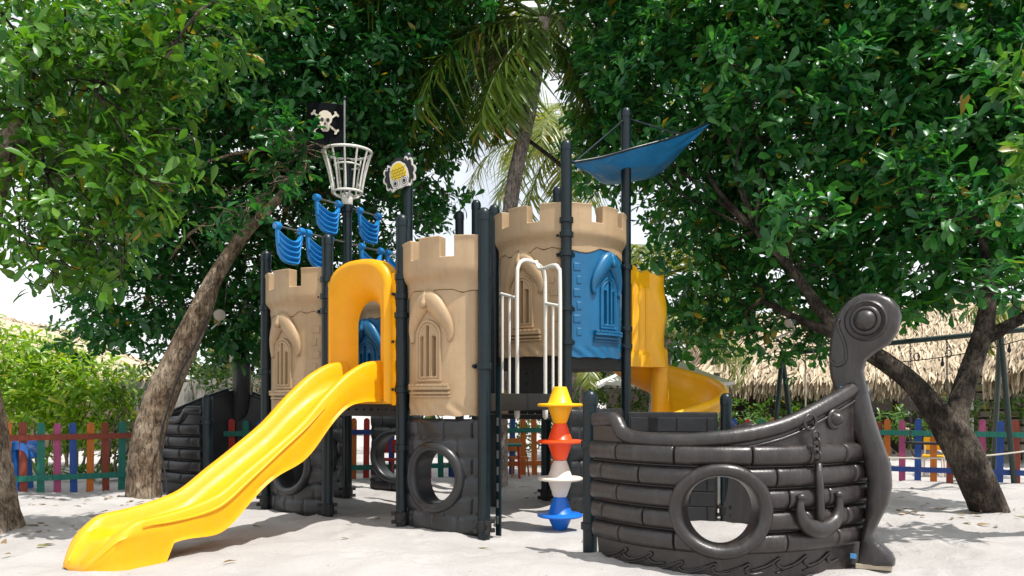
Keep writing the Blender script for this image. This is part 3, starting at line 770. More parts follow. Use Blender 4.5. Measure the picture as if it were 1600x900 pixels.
def stone_wall(parent, x0, x1, y, z1, seed):
    r2 = random.Random(seed); z = 0
    ref = MB()
    while z < z1:
        h = r2.uniform(.13,.2); x = x0+r2.uniform(-.15,0)
        while x < x1:
            w = r2.uniform(.18,.36); c = Vector((x+w/2, y+r2.uniform(-.02,.02), z+h/2))
            mb = MB(); pr = []
            for sy, k in ((-.09,.80),(-.07,1.0),(.09,1.0)):
                pr.append([c+Vector((sx*(w/2-.012)*k*r2.uniform(.9,1), sy, sz*(h/2-.012)*k*r2.uniform(.9,1))) for sx, sz in ((-1,-1),(1,-1),(1,1),(-1,1))])
            mb.loft(pr); mb.build("stone", "stone", parent, angle=50); x += w
        z += h
stone_wall(hut2, 8.95, 10.6, 15.2, 1.7, 5)
MB().box((9.8,15.38,.85), (1.75,.16,1.72)).build("mortar_core", "dark_wood", hut2)
MB().box((8.72,15.2,.65), (.12,.12,1.9)).build("door_post", "white_paint", hut2)
hut3 = thing("thatched_house", "thatched roof peeking over the bright shrub on the left", "building", (-11.5,19,0))
thatch(hut3, P(-120,606,17.5), P(285,590,17.5), P(-120,470,21), P(120,522,21), 14, 190, 94)
MB().box((-11,19.5,.7), (6.8,.15,1.8)).build("wall", "plank_wood", hut3)

# white parasol
par = thing("patio_parasol", "white square parasol behind the spiral slide", "parasol", P(1028,700,16.2)*Vector((1,1,0)))
cx, cy = P(1028,620,16.2).x, 16.2
ap = Vector((cx, cy, 2.28)); hw = 1.22
cor = [Vector((cx+sx*hw, cy+sy*hw, 1.52)) for sx, sy in ((-1,-1),(1,-1),(1,1),(-1,1))]
mb = MB()
rings = []
for k in range(9):
    t = k/8; rg = []
    for i in range(4):
        for j in range(8):
            e = lerp(cor[i], cor[(i+1)%4], j/8); p = lerp(e, ap, t); p.z -= .10*math.sin(math.pi*j/8)*(1-t)*.6+.09*math.sin(math.pi*t); rg.append(p)
    rings.append(rg)
mb.loft(rings, cap=False)
mb.loft([rings[0], [p-Vector((0,0,.06)) for p in rings[0]]], cap=False)
mb.build("canopy", "parasol_cloth", par, angle=35)
MB().tube([(cx,cy,-.1),(cx,cy,2.34)], .03, 10).build("pole", "steel", par)
for i in range(4): MB().tube([(cx,cy,1.62), lerp(cor[i], ap, .06)-Vector((0,0,.05))], .012, 6).build("rib", "steel", par)

# pale slat wall
sw = thing("slat_wall", "pale upright wooden slat wall behind the leaning tree", "wall", G(270,716))
a0, a1 = P(196,620,13.6), P(415,620,13.9)
ns = 34
sl = MB().box((0,0,.72), (.105,.025,1.6), ).build("slat", "p_white", sw, local=True, smooth=False)
for i in range(ns):
    o = sl if i == 0 else sl.copy()
    if i: COL.objects.link(o)
    p = lerp(a0, a1, i/(ns-1)); o.location = Vector((p.x, p.y, random.uniform(-.05,.05)))-Vector(sw.location); o.rotation_euler = (0, random.uniform(-.012,.012), 0)
for z in (.35, 1.2): MB().box(lerp(a0,a1,.5)*Vector((1,1,0))+Vector((0,.04,z)), ((a1-a0).length,.04,.08), (a1-a0).normalized()).build("rail", "p_white", sw)

# ------------------------------------------------------------------ PICKET FENCES
def picket_mb(h=.90, w=.088, t=.02):
    prof = [(-w/2,-.12),(w/2,-.12),(w/2,h-w*.5)]
    for k in range(1,8):
        a = math.pi*k/8; prof.append((w/2*math.cos(a), h-w*.5+w*.5*math.sin(a)))
    prof.append((-w/2,h-w*.5))
    mb = MB(); mb.loft([[Vector((x,-t/2,z)) for x, z in prof], [Vector((x,t/2,z)) for x, z in prof]])
    return mb
PK = {}
def picket_mesh(c):
    if c not in PK:
        o = picket_mb().build("picket", c, None, smooth=False); PK[c] = o.data; bpy.data.objects.remove(o)
    return PK[c]
def fence(label, a, b, cols, rail_cols, step=.19, skip=0):
    a = Vector(a); b = Vector(b); d = (b-a); L = d.length; d.normalize(); ang = math.atan2(d.y, d.x)
    f = thing("picket_fence", label, "fence", a, "colourful picket fences round the playground")
    n = int(L/step)
    for i in range(n):
        o = bpy.data.objects.new("picket", picket_mesh(cols[i % len(cols)])); COL.objects.link(o); o.parent = f
        o.location = d*(i+.5)*step+Vector((0,0,random.uniform(-.015,.015))); o.rotation_euler = (0, random.uniform(-.02,.02), ang)
    nr = d.cross(Vector((0,0,1)))
    seg = max(1, round(L/2.2))
    for z, off, cc in ((.70,.021,rail_cols[0]), (.17,.021,rail_cols[1])):
        for s in range(seg):
            c = cc[s % len(cc)]
            MB().box(a+d*L*(s+.5)/seg+nr*off+Vector((0,0,z)), (L/seg-.004,.022,.075), d).build("rail", c, f, smooth=False)
    for s in range(seg+1):
        MB().box(a+d*L*s/seg-nr*.045+Vector((0,0,.36)), (.07,.06,.98), d).build("fence_post", ("p_brown","p_teal","p_navy")[s % 3], f, smooth=False)
    return f
fl0, fl1 = G(-60,773), G(292,756)
fence("picket fence behind the leaning tree, brown top rail and teal lower rail", fl0, fl1,
      ["p_pink","p_blue","p_orange","p_brown","p_teal"], (["p_brown"],["p_teal"]))
fence("picket fence glimpsed under the castle decks, teal and blue rails", fl1+Vector((.12,.06,0)), G(880,739),
      ["p_orange","p_orange","p_red","p_teal","p_blue"], (["p_teal","p_navy","p_teal"],["p_orange","p_teal"]))
fence("picket fence hidden mostly by the front ship, between castle and forked tree", G(880,739)+Vector((.12,0,0)), G(1362,749),
      ["p_teal","p_orange","p_pink","p_blue","p_red"], (["p_teal"],["p_navy"]))
fence("picket fence behind the swing on the right, teal top rail and navy lower rail", G(1362,749)+Vector((.1,-.02,0)), G(1720,763),
      ["p_orange","p_pink","p_blue","p_orange","p_brown","p_teal","p_pink","p_blue","p_brown","p_navy"], (["p_teal"],["p_navy"]), step=.205)

# rope barrier in front of the right fence
rp = MB(); a = P(1345,713,11.0); b = P(1700,690,10.2)
rp.tube([lerp(a,b,k/20)-Vector((0,0,.10*math.sin(math.pi*k/20))) for k in range(21)], .012, 6)
ro = tag(rp.build("rope", "rope"), "pale rope strung low in front of the right picket fence", "rope")

# swing set
swg = thing("swing_set", "dark green A-frame swing set behind the forked tree", "swing", Vector((5.6,10.9,0)))
bl, br_ = P(1222,553,11.6), P(1640,511,10.2)
MB().tube([bl+(bl-br_)*.01, br_], .036, 14).build("top_beam", "green_metal", swg)
for ap_, fts in ((P(1563,519,10.45), (G(1551,741),G(1586,757))), (bl, (P(1203,745,11.4)*Vector((1,1,0)),P(1248,760,11.9)*Vector((1,1,0))))):
    for f_ in fts: MB().tube([ap_, f_-Vector((0,0,.15))], .036, 12).build("leg", "green_metal", swg)
def chain_mesh():
    mb = MB(); mb.torus((0,0,0), (0,1,0), .020, .0045, 10, 5, 1.0); return mb
cl = MB(); cl.torus((0,0,0), (0,1,0), .012, .0045, 10, 5, 1.0)
cl.v = [Vector((p.x, p.y, p.z*1.9)) for p in cl.v]
lk = cl.build("chain_link", "chain", swg, local=True); 
first = True
for px, zlow in ((1436,.62),(1492,.62)):
    t = (px-1222)/(1640-1222); top = lerp(bl, br_, t)
    z = top.z-.05; k = 0
    while z > zlow:
        o = lk if first else lk.copy()
        if not first: COL.objects.link(o)
        first = False
        o.location = Vector((top.x, top.y, z))-Vector(swg.location); o.rotation_euler = (0,0,R(90)*(k % 2)+.5); z -= .036; k += 1
for px, py in ((1441,550),(1490,546)):
    t = (px-1222)/(1640-1222); q = lerp(bl, br_, t); q = Vector((q.x+.03, q.y-.02, q.z-.22))
    MB().torus(q, (.3,-1,0), .05, .009, 18, 6).build("ring", "chain", swg)
t0_ = lerp(bl, br_, .512); t1_ = lerp(bl, br_, .646)
MB().box(Vector(((t0_.x+t1_.x)/2,(t0_.y+t1_.y)/2,.60)), ((t1_-t0_).length+.05,.2,.03), (Vector((t1_.x-t0_.x,t1_.y-t0_.y,0))).normalized()).build("seat", "rubber", swg, smooth=False)
for px in (1263, 1337, 1344):
    t = (px-1222)/(1640-1222); q = lerp(bl, br_, t); MB().tube([q, (q.x,q.y,.55)], .012, 6).build("hanger_bar", "rope", swg)

# string of lights under the right tree
sg = thing("string_lights", "black cable with hanging bulbs strung below the forked tree", "cable", P(1375,565,8.9))
sp = [lerp(P(1382,568,9.2), P(1660,512,8.9), k/24)-Vector((0,0,.07*math.sin(math.pi*k/24))) for k in range(25)]
MB().tube(sp, .006, 5).build("cable", "cable", sg)
for k in (8, 17):
    q = sp[k]; MB().lathe(q-Vector((0,0,.11)), [(.004,0),(.018,.015),(.022,.04),(.012,.06),(.012,.09),(.004,.11)], 10).build("bulb", "cable", sg)
# cable clipped to leaning trunk
cb = MB(); cb.tube(spline([P(262,778,9.15), P(258,740,9.17), P(250,690,9.20), P(262,640,9.20), P(278,590,9.21), P(304,540,9.23), P(326,495,9.26)], 30), .011, 6)
tag(cb.build("power_cable", "cable"), "black power cable running up the leaning trunk", "cable")

def floodlight(label, p, aim, size=.068):
    p = Vector(p); aim = Vector(aim).normalized()
    f = thing("floodlight", label, "lamp", p, "floodlights fixed to the trees")
    MB().lathe(p, [(size*.35,-.10),(size*.55,-.07),(size,-.01),(size*1.05,.0),(size*.98,.012)], 18, aim).build("housing", "steel", f)
    MB().lathe(p+aim*.006, [(size*.9,0),(size*.9,.008),(size*.3,.014)], 18, aim).build("lens", "lens", f)
    MB().tube([p-aim*.06, p-aim*.10+Vector((0,.03,-.10)), p+Vector((-.12,.06,-.16))], .012, 6).build("bracket", "steel", f)
floodlight("round floodlight clamped to the leaning tree", P(343,492,9.25), (.5,-.8,-.25))
MB_ = MB()
floodlight("small pale floodlight in the forked tree's shade", P(1232,505,8.75), (-.8,-.4,-.25), .05)

# blue toddler toy on the left
ty = thing("blue_toy_slide", "small blue plastic toddler slide beside the left edge trunk", "toy", G(30,760))
q0 = G(22,766)
path = [Vector((q0.x-.35,q0.y,.62)), Vector((q0.x-.15,q0.y,.60)), Vector((q0.x+.02,q0.y-.0,.56)), Vector((q0.x+.16,q0.y,.60)), Vector((q0.x+.26,q0.y,.56)), Vector((q0.x+.30,q0.y,.48))]
rg = []
for k, p in enumerate(spline(path, 16)):
    w = .19; rg.append([p+Vector((0,-w,.05)), p+Vector((0,-w+.04,.06)), p+Vector((0,-w+.06,.0)), p+Vector((0,w-.06,.0)), p+Vector((0,w-.04,.06)), p+Vector((0,w,.05)), p+Vector((0,w,-.05)), p+Vector((0,-w,-.05))])
mb = MB(); mb.loft(rg); mb.build("seat", "toy_blue", ty, angle=60)
for sx in (-.22, .06):
    mb = MB(); mb.loft([[Vector((q0.x+sx+dx*k, q0.y+dy, z)) for dx, dy in ((-.1,-.17),(.1,-.17),(.1,.17),(-.1,.17))] for z, k in ((0,1.0),(.3,.75),(.56,.6))]); mb.build("leg", "toy_blue", ty, angle=30)

# small coloured play table and chairs glimpsed under the decks
def chair(label, px, py, seat, leg, rot):
    q = G(px, py); c = thing("small_chair", label, "chair", q, "small children's chairs behind the castle")
    ca, sa = math.cos(rot), math.sin(rot); ex = Vector((ca,sa,0)); ey = Vector((-sa,ca,0))
    MB().box(q+Vector((0,0,.29)), (.30,.28,.03), ex, ey).build("seat", seat, c, smooth=False)
    MB().box(q+ey*.14+Vector((0,0,.48)), (.30,.03,.20), ex, ey).build("backrest", seat, c, smooth=False)
    for i in (-1,1):
        for j in (-1,1): MB().tube([q+ex*i*.13+ey*j*.12+Vector((0,0,.29+(.15 if j > 0 else 0))), q+ex*i*.15+ey*j*.15+Vector((0,0,-.02))], .014, 8).build("leg", leg, c)
chair("orange children's chair seen under the climbing rails", 806, 744, "p_orange", "p_orange", .5)
chair("red children's chair seen through the back porthole", 606, 748, "p_red", "p_red", -.3)
chair("yellow-orange children's chair behind the right fence by the forked trunk", 1458, 741, "bead_yellow", "bead_white", -.6)
ptb = thing("small_table", "low red-legged children's table seen right of the front castle tower", "table", G(783,746))
q = G(783,746)
MB().box(q+Vector((0,0,.50)), (.62,.42,.03)).build("tabletop", "p_teal", ptb, smooth=False)
for i in (-1,1):
    for j in (-1,1): MB().tube([q+Vector((i*.26,j*.17,.49)), q+Vector((i*.28,j*.19,-.02))], .018, 8).build("leg", "p_red", ptb)

# ------------------------------------------------------------------ THE PLAY CASTLE
TH = R(35.4)
U = Vector((math.cos(TH), -math.sin(TH), 0)); Vv = Vector((math.sin(TH), math.cos(TH), 0)); UP = Vector((0,0,1))
p0 = Vector((-2.70, 8.74, 0)); p1 = Vector((-1.877, 8.10, 0)); p2 = Vector((-1.042, 7.54, 0)); p3 = Vector((-.246, 7.02, 0))
u0 = Vector((.567, 8.30, 0)); u1 = Vector((1.296, 9.05, 0)); u2 = Vector((-.20, 9.02, 0)); u3 = Vector((.56, 9.78, 0))
mast = Vector((-1.97, 9.52, 0)); q2 = Vector((-1.215, 9.30, 0))
castle = thing("play_castle", "plastic pirate castle play structure with tan and blue turret panels on dark posts", "playground castle", Vector((-.6,8.4,0)))

def post(base, top, parent=castle, r=.057, clamps=(), name="post", mat="post", foot=False):
    base = Vector(base)
    po = MB().tube([base+UP*-.3, base+UP*top], r, 20).build(name, mat, parent)
    MB().lathe(base+UP*(top-.005), [(r*1.08,-.05),(r*1.08,0),(r*1.0,.025),(r*.75,.048),(r*.4,.06),(r*.02,.063)], 20).build("cap", "post", po)
    for z, dirs in clamps:
        mb = MB(); mb.lathe(base+UP*z, [(r*1.03,-.03),(r*1.28,-.026),(r*1.28,.026),(r*1.03,.03)], 20)
        for d in dirs:
            d = Vector(d).normalized(); mb.box(base+d*(r+.035)+UP*z, (.07,.03,.04), d, d.cross(UP), UP)
            mb.lathe(base+d*(r+.03)+UP*z-d.cross(UP)*.028, [(.016,0),(.016,.02),(.008,.026)], 10, -d.cross(UP))
        mb.build("clamp", "post", po)
    if foot:
        mb = MB()
        for a in (.3, 1.9, 3.4, 5.0):
            d = Vector((math.cos(a), math.sin(a), 0))
            for z in (.05, .13): mb.box(base+d*(r+.02)+UP*z, (.045,.03,.035), d, d.cross(UP), UP)
        mb.lathe(base+UP*.09, [(r*1.03,-.05),(r*1.2,-.045),(r*1.2,.045),(r*1.03,.05)], 16)
        mb.build("foot_clamp", "rubber", po)
    return po
post(p0, 2.78, clamps=((1.5,(U,)),(2.2,(U,))), foot=True)
post(p1, 2.83, clamps=((1.4,(U,-U)),(2.10,(U,-U)),(2.25,(U,-U)),(2.42,(U,-U))), foot=True)
post(p2, 2.90, clamps=((.75,(U,)),(1.3,(U,-U)),(2.0,(-U,)),(2.18,(-U,)),(2.36,(-U,))), foot=True)
post(p3, 2.84, r=.055, clamps=((1.5,(-U,)),), foot=True)
d1 = (u1-u0).normalized(); d2 = (u2-u0).normalized()
post(u0, 3.85, clamps=((1.80,(d1,)),(2.15,(d1,)),(2.72,(d1,d2)),(2.92,(d1,d2)),(3.07,(d1,d2)),), foot=True)
post(u1, 4.46, clamps=((1.80,(-d1,)),(2.0,(-d1,)),(2.7,(-d1,))))
post(u2, 3.35); post(u3, 3.76)
post(q2, 4.03)
post(P(718,620,10.4)*Vector((1,1,0)), 3.60); post(P(744,620,9.9)*Vector((1,1,0)), 3.62)
post(P(853,620,9.35)*Vector((1,1,0)), 1.6, foot=True)
post(P(590,620,10.6)*Vector((1,1,0)), 1.35, foot=True)

def frame(a, b, out, sag):
    """curved panel frame between posts a,b bulging towards out"""
    a = Vector(a); b = Vector(b); e = (b-a).normalized(); c = (a+b)/2; w = (b-a).length/2-.065
    n = e.cross(UP)
    if n.dot(out) < 0: n = -n
    def at(s, z, off=0):
        k = s/w
        # unit outward normal of the arc
        dv = -2*sag*k/w; nn = (n-e*dv).normalized()
        return c+e*s+n*(sag*(1-k*k)-.02)+nn*off+UP*z
    return at, w
def zig(s, z, seed):
    r_ = random.Random(seed); ks = [(-.6+i*.08, r_.uniform(-.035,.035)) for i in range(17)]
    for (a, za), (b, zb) in zip(ks, ks[1:]):
        if a <= s <= b: return z+lerp(za, zb, (s-a)/(b-a))
    return z
def turret_panel(a, b, out, z0, z1, wall_mat, label, seed, sag=.15, sc=-.04, parent=castle, quoin=1):
    at, w = frame(a, b, out, sag)
    H = z1-z0; zc = z0+H*.70; zb = z1-.185
    # wall
    vsn = list(np.linspace(0,1,64)); usn = list(np.linspace(-w,w,56))
    r_ = random.Random(seed)
    def wall(u, v, side):
        top = zig(u, zc, seed)-.0025; z = lerp(z0+.004*math.sin(u*23)+.003*math.sin(u*41+1), top, v)
        off = 0 if side == 0 else -.05
        if side == 0:
            zz = z-z0
            if zz < .13: off += .010*math.sin(u*38+zz*30)*max(0,(1-abs(zz-.06)/.07))
            ed = w-abs(u)
            off -= .022*max(0, 1-ed/.03)**2
        return at(u, z, off)
    ww, hz0, hz1 = .155, z0+H*.185, z0+H*.545
    def dist(s, z):
        s -= sc
        zc_ = hz1-ww
        if z < zc_: return min(ww-abs(s), z-hz0)
        return ww-math.hypot(s, (z-zc_))
    def wmask(u, v): return dist(u, lerp(z0, zc, v)) < .03
    wl_ = MB().sheet(wall, usn, vsn, True, wmask).build("turret_panel", wall_mat, parent, angle=50)
    wl_["label"] = label
    # crown with merlons
    e = [-w-.012, -w+.06, -w+.13, -w+.205, -w+.211]
    cols = sorted(set([round(x,4) for x in list(np.linspace(-w-.012, -w*.55, 7))+list(np.linspace(-w*.55, -w*.27, 5))+list(np.linspace(-w*.27, w*.27, 9))+list(np.linspace(w*.27, w*.55, 5))+list(np.linspace(w*.55, w+.012, 7))]))
    rows = list(np.linspace(0,.5,9))+list(np.linspace(.5,1,6))[1:]
    def crown(u, v, side):
        zl = zig(u, zc, seed)+.0025
        z = lerp(zl, zb, v/.5) if v <= .5 else lerp(zb, z1-.03*abs(u/w)**2*0, (v-.5)/.5)
        zr = (z-zc)/(zb-zc)
        off = .008 if zr < .30 else (lerp(.008,.058,(zr-.30)/.25) if zr < .55 else .058)
        if v > .98: off += .010
        if v > .98: z -= 0
        return at(u, z, off if side == 0 else -.055)
    def cm(u, v):
        if v < .5: return True
        k = abs(u)/w
        return not (.27 < k < .55)
    MB().sheet(crown, cols, rows, True, cm).build("crown", "tan", wl_, angle=35, bevel=.007)
    MB().sheet(lambda u,v,s: at(u, v, -.058 if s == 0 else -.075), list(np.linspace(-w,w,20)), [zc-.09, zc+.09], True).build("light_stop_strip", wall_mat, wl_, angle=50)  # unseen backing, added so no light leaks through the crown gap
    # arched window
    def slot(s, z):
        s -= sc
        m = 1
        for cx_, top in ((-.072,hz1-.17),(0,hz1-.075),(.072,hz1-.17)):
            bot = hz0+.075; dz = max(bot-z, 0, z-top); m = min(m, math.hypot(max(0,abs(s-cx_)-.004), dz)-.017)
        return m
    def win(u, v, side):
        d = dist(u, v); off = .004
        if d < .008: off = -.004
        elif d < .03: off = .020
        elif d < .042: off = .006
        elif d < .062: off = .016
        else: off = .006
        s_ = slot(u, v)
        if s_ < .012: off = .014
        if s_ < 0: off = -.045
        return at(u, v, off)
    us_ = list(np.linspace(sc-ww-.012, sc+ww+.012, 72)); vs_ = list(np.linspace(hz0-.01, hz1+.03, 110))
    MB().sheet(lambda u,v,s: win(u,v,s) if s == 0 else at(u,v,-.055), us_, vs_, True, lambda u,v: dist(u,v) > 0).build("window", wall_mat, wl_, angle=65)
    # slots are real openings in the wall: dark insert behind them
    # horn-shaped hood
    hp = []
    for k in range(25):
        a_ = R(lerp(198, -18, k/24)); rx_, rz_ = .232, .225
        top = max(0, math.sin(a_))
        s = sc+rx_*math.cos(a_)*(1-.10*top); z = hz1-ww+.02+rz_*math.sin(a_)*(1+.38*top**5)
        hp.append(at(s, z, .010))
    mid = at(sc, hz1, .05)-at(sc, hz1, 0)
    mb = MB(); mb.tube(hp, lambda t: .024+.070*math.sin(math.pi*min(max(t*1.0,0.02),.98))**1.2, 14, flat=(mid.normalized(), .62)); hd = mb.build("hood", wall_mat, wl_, angle=180)
    mb = MB(); mb.tube([at(sc, hz1+.10+.05*k, .075-.012*k) for k in range(4)], lambda t: lerp(.032,.014,t), 8); mb.build("hood_ridge", wall_mat, hd, angle=180)
    # sill: courses of brick
    mb = MB()
    for zz, hh, off in ((z0+H*.155,.030,.052),(z0+H*.128,.022,.036),(z0+H*.108,.018,.022)):
        mb.sheet(lambda u,v,side: at(u, zz+v*hh, (off if side == 0 else -.01)), list(np.linspace(sc-.23, sc+.23, 22)), [-.5,.5], True)
    si = mb.build("sill", wall_mat, wl_, angle=30, bevel=.004)
    for k in range(9):
        s = sc-.205+k*.051; mb = MB(); mb.sheet(lambda u,v,side: at(u, z0+H*.155+.016+v, (.056 if side == 0 else .0)), [s-.022, s+.022], [0,.022], True); mb.build("brick", wall_mat, si, smooth=False, bevel=.003)
    # quoins up the right side
    for k in range(6 if quoin else 0):
        z = z0+H*.14+k*H*.085; s = quoin*(w-.10+(.02 if k % 2 else 0)); wd = .075 if k % 2 else .05
        mb = MB(); mb.sheet(lambda u,v,side: at(u, z+v, (.007 if side == 0 else -.005)), list(np.linspace(s-wd/2, s+wd/2, 4)), [0,H*.05], True); mb.build("quoin", wall_mat, wl_, angle=30, bevel=.005)
    return wl_
OUTF = -Vv
turret_panel(p0, p1, OUTF, 1.02, 2.55, "tan", "tan turret panel left of the yellow slide hood", 1)
turret_panel(p2, p3, OUTF, 1.06, 2.66, "tan", "large tan turret panel nearest the camera", 2, sc=-.05, quoin=0)
turret_panel(u2, u0, -(u0+u2)/2+Vector((-.4,0,0))+Vector((0,0,0)), 1.66, 3.26, "tan", "upper tan turret panel behind the white climbing rails", 3, sc=.02)
turret_panel(u0, u1, Vector((1,-1,0)), 1.65, 3.26, "blue_panel", "blue turret panel with tan battlements", 4, sc=.03, quoin=-1)
pb0 = q2+Vector((-.10,.0,0))
turret_panel(q2-U*1.02, q2-U*.03, OUTF, 1.06, 2.60, "blue_panel", "blue turret panel seen through the slide hood", 5)

# base panels with round crawl holes
def base_panel(a, b, out, z1, label, seed, sag=.095, hole_z=.52, hr=.235, ring=True, parent=castle, mat="hull_dark", hs=0):
    at, w = frame(a, b, out, sag)
    r_ = random.Random(seed)
    us_ = list(np.linspace(-w,w,56)); vs_ = list(np.linspace(-.06, z1, 60))
    rows = 6; rh = z1/rows
    def pt(u, v, side):
        off = 0 if side == 0 else -.06
        if side == 0:
            rw = int(max(v,0)/rh); fz = (v-rw*rh)/rh
            off += .022*(1-abs(2*fz-1)**4)
            bx = (u+.6+.13*(rw % 2))/.27; fx = bx-math.floor(bx)
            off -= .020*max(0, 1-min(fx,1-fx)/.06)
            off += .02*math.sin(u*9+v*7+seed)*.3
        return at(u, v, off)
    bp = MB().sheet(pt, us_, vs_, True, lambda u,v: math.hypot(u-hs, v-hole_z) > hr+.03).build("base_panel", mat, parent, angle=60)
    if label: bp["label"] = label
    if ring:
        rings = []
        prof = [(hr+.005,-.16),(hr,-.02),(hr,.03),(hr+.015,.055),(hr+.045,.066),(hr+.075,.055),(hr+.09,.02),(hr+.088,-.01)]
        for rr, off in prof:
            rings.append([at(hs+rr*math.cos(2*math.pi*k/44), hole_z+rr*math.sin(2*math.pi*k/44), off) for k in range(44)])
        MB().loft(rings, cap=False).build("porthole_ring", mat, bp, angle=60)
    return bp
base_panel(p0, p1, OUTF, .98, "black rock-textured base panel under the left turret", 1)
base_panel(p2, p3, OUTF, 1.03, "black rock-textured base panel with crawl hole under the front turret", 2, hole_z=.50, hs=-.03)
base_panel(u0, u1, Vector((1,-1,0)), 1.10, "black base panel behind the bead spinner", 3, hr=.20)
base_panel(P(573,620,10.5)*Vector((1,1,0)), P(668,620,10.3)*Vector((1,1,0)), -UP+Vector((0,-1,0)), 1.0, "black back panel with crawl hole seen under the decks", 4, sag=.05, hole_z=.46, hr=.27)
base_panel(P(468,620,10.4)*Vector((1,1,0)), P(545,620,9.7)*Vector((1,1,0)), Vector((0,-1,0)), 1.0, None, 5, sag=.04)

# side plate by the front right post
mb = MB(); c = p3+Vv*.11-U*.01; mb.box(c+UP*.5-Vv*.04-U*.13, (.19,.03,1.06), U, Vv, UP); mb.build("side_plate", "post", castle, smooth=False, bevel=.006)
# strip with slots running up behind that post
mb = MB(); mb.box(p3+U*.085+Vv*.10+UP*.75, (.05,.02,1.5), U, Vv, UP); st = mb.build("slotted_strip", "post", castle, smooth=False)
for k in range(7):
    mb = MB(); mb.box(p3+U*.085+Vv*.085+UP*(.14+k*.145), (.014,.012,.07), U, Vv, UP); mb.build("slot_plate", "steel", st, smooth=False)

# decks
def deck(pts, z, label, t=.16):
    pts = [Vector(p) for p in pts]; mb = MB()
    mb.loft([[p+UP*(z-t) for p in pts], [p+UP*z for p in pts]]); d = mb.build("deck", "deck", castle, smooth=False, bevel=.008)
    if label: d["label"] = label
    return d
# side skirt holes of the deck under the slide
def deck_skirt(a, b, z, h=.22):
    a = Vector(a); b = Vector(b); e = (b-a).normalized(); n = e.cross(UP)
    if n.y > 0: n = -n
    us_ = list(np.linspace(0,(b-a).length,60)); vs_ = list(np.linspace(0,h,14))
    def mk(u, v):
        return math.hypot((u % .1)-.05, (v % .1)-.05) > .022 or v < .06 or v > h-.05
    MB().sheet(lambda u,v,s: a+e*u+n*(.012 if s == 0 else 0)+UP*(z-h+v), us_, vs_, True, mk).build("deck_skirt", "deck", castle, smooth=False)
dz = 1.30
deck([p0+Vv*.02, p1+Vv*.02, p1+Vv*1.1, p0+Vv*1.1], 1.24, None)
deck([p1+Vv*.0+U*.06, p2-U*.06, p2+Vv*1.15-U*.06, p1+Vv*1.15+U*.06], dz, "black deck behind the yellow slide")
deck([p2+Vv*.06, p3+Vv*.06, p3+Vv*1.1, p2+Vv*1.1], 1.26, None)
deck([u0+Vector((0,.05,0)), u1-d1*.02+Vector((0,.03,0)), u3, u2], 1.68, "high black deck of the upper turret")
deck_skirt(p1+U*.07, p2-U*.07, dz-.02, .24)
# black perforated step panel below the upper tan turret
e_ = (u0-u2).normalized(); n_ = e_.cross(UP); n_ = n_ if n_.y < 0 else -n_
us_ = list(np.linspace(.20,.96,56)); vs_ = list(np.linspace(1.0,1.66,50))
MB().sheet(lambda u,v,s: u2+e_*u+n_*(-.02 if s == 0 else -.06)+UP*v, us_, vs_, True,
           lambda u,v: math.hypot(((u+.02) % .11)-.055, (v % .11)-.055) > .020 or v > 1.56).build("step_riser", "deck", castle, smooth=False)
MB().box(u2+e_*.55+n_*.10+UP*1.02, (.86,.36,.05), e_, n_, UP).build("step_tread", "deck", castle, smooth=False, bevel=.006)
# tan low panel and yellow piece showing right of the front turret post
mb = MB(); q = P(782,620,8.9); us_ = list(np.linspace(-.16,.13,20)); vs_ = list(np.linspace(0,1,20))
mb.sheet(lambda u,v,s: Vector((q.x+u, q.y+(0 if s == 0 else .05), lerp(.98+.13*max(0,1-((u+.16)/.2)**2), 1.20, v))), us_, vs_, True)
lp = mb.build("low_panel", "tan", castle, angle=40); lp["label"] = "small tan arched panel under the climbing rails"
mb = MB(); q = P(778,606,9.1)
mb.loft([[q+Vector((-.10,0,-.09)), q+Vector((.09,0,-.09)), q+Vector((.04,0,.12)), q+Vector((-.10,0,.14))], [q+Vector((-.10,.25,-.09)), q+Vector((.09,.25,-.09)), q+Vector((.04,.25,.12)), q+Vector((-.10,.25,.14))]])
mb.build("slide_lip", "yellow", castle, smooth=False, bevel=.02)

# ------------------------------------------------------------------ YELLOW WAVE SLIDE
H0 = (p1+p2)/2
slide = thing("wave_slide", "bright yellow plastic wave slide with arched hood", "slide", H0+(-Vv)*1.3)
SL = 2.45
rim = smooth_interp([0,.07,.16,.28,.40,.52,.62,.75,.9,.99,1.05,1.09,1.12],[1.58,1.56,1.47,1.26,1.00,.80,.645,.455,.375,.35,.26,.15,.05])
rh = smooth_interp([0,.1,.3,.5,.9,.98,1.03,1.07,1.12],[.27,.25,.21,.18,.165,.155,.09,.03,.012])
wf = smooth_interp([0,.97,1.06,1.10,1.12],[1,1,.92,.70,.50])
SLW = .97
half = [(0,0),(.06,.001),(.12,.012),(.165,.045),(.192,.105),(.210,.86),(.232,.965),(.258,1.0),(.284,.965),(.300,.86),(.306,.55),(.318,.40),(.312,.22),(.326,.02),(.318,-.18),(.336,-.42)]
rings = []
NS = 84
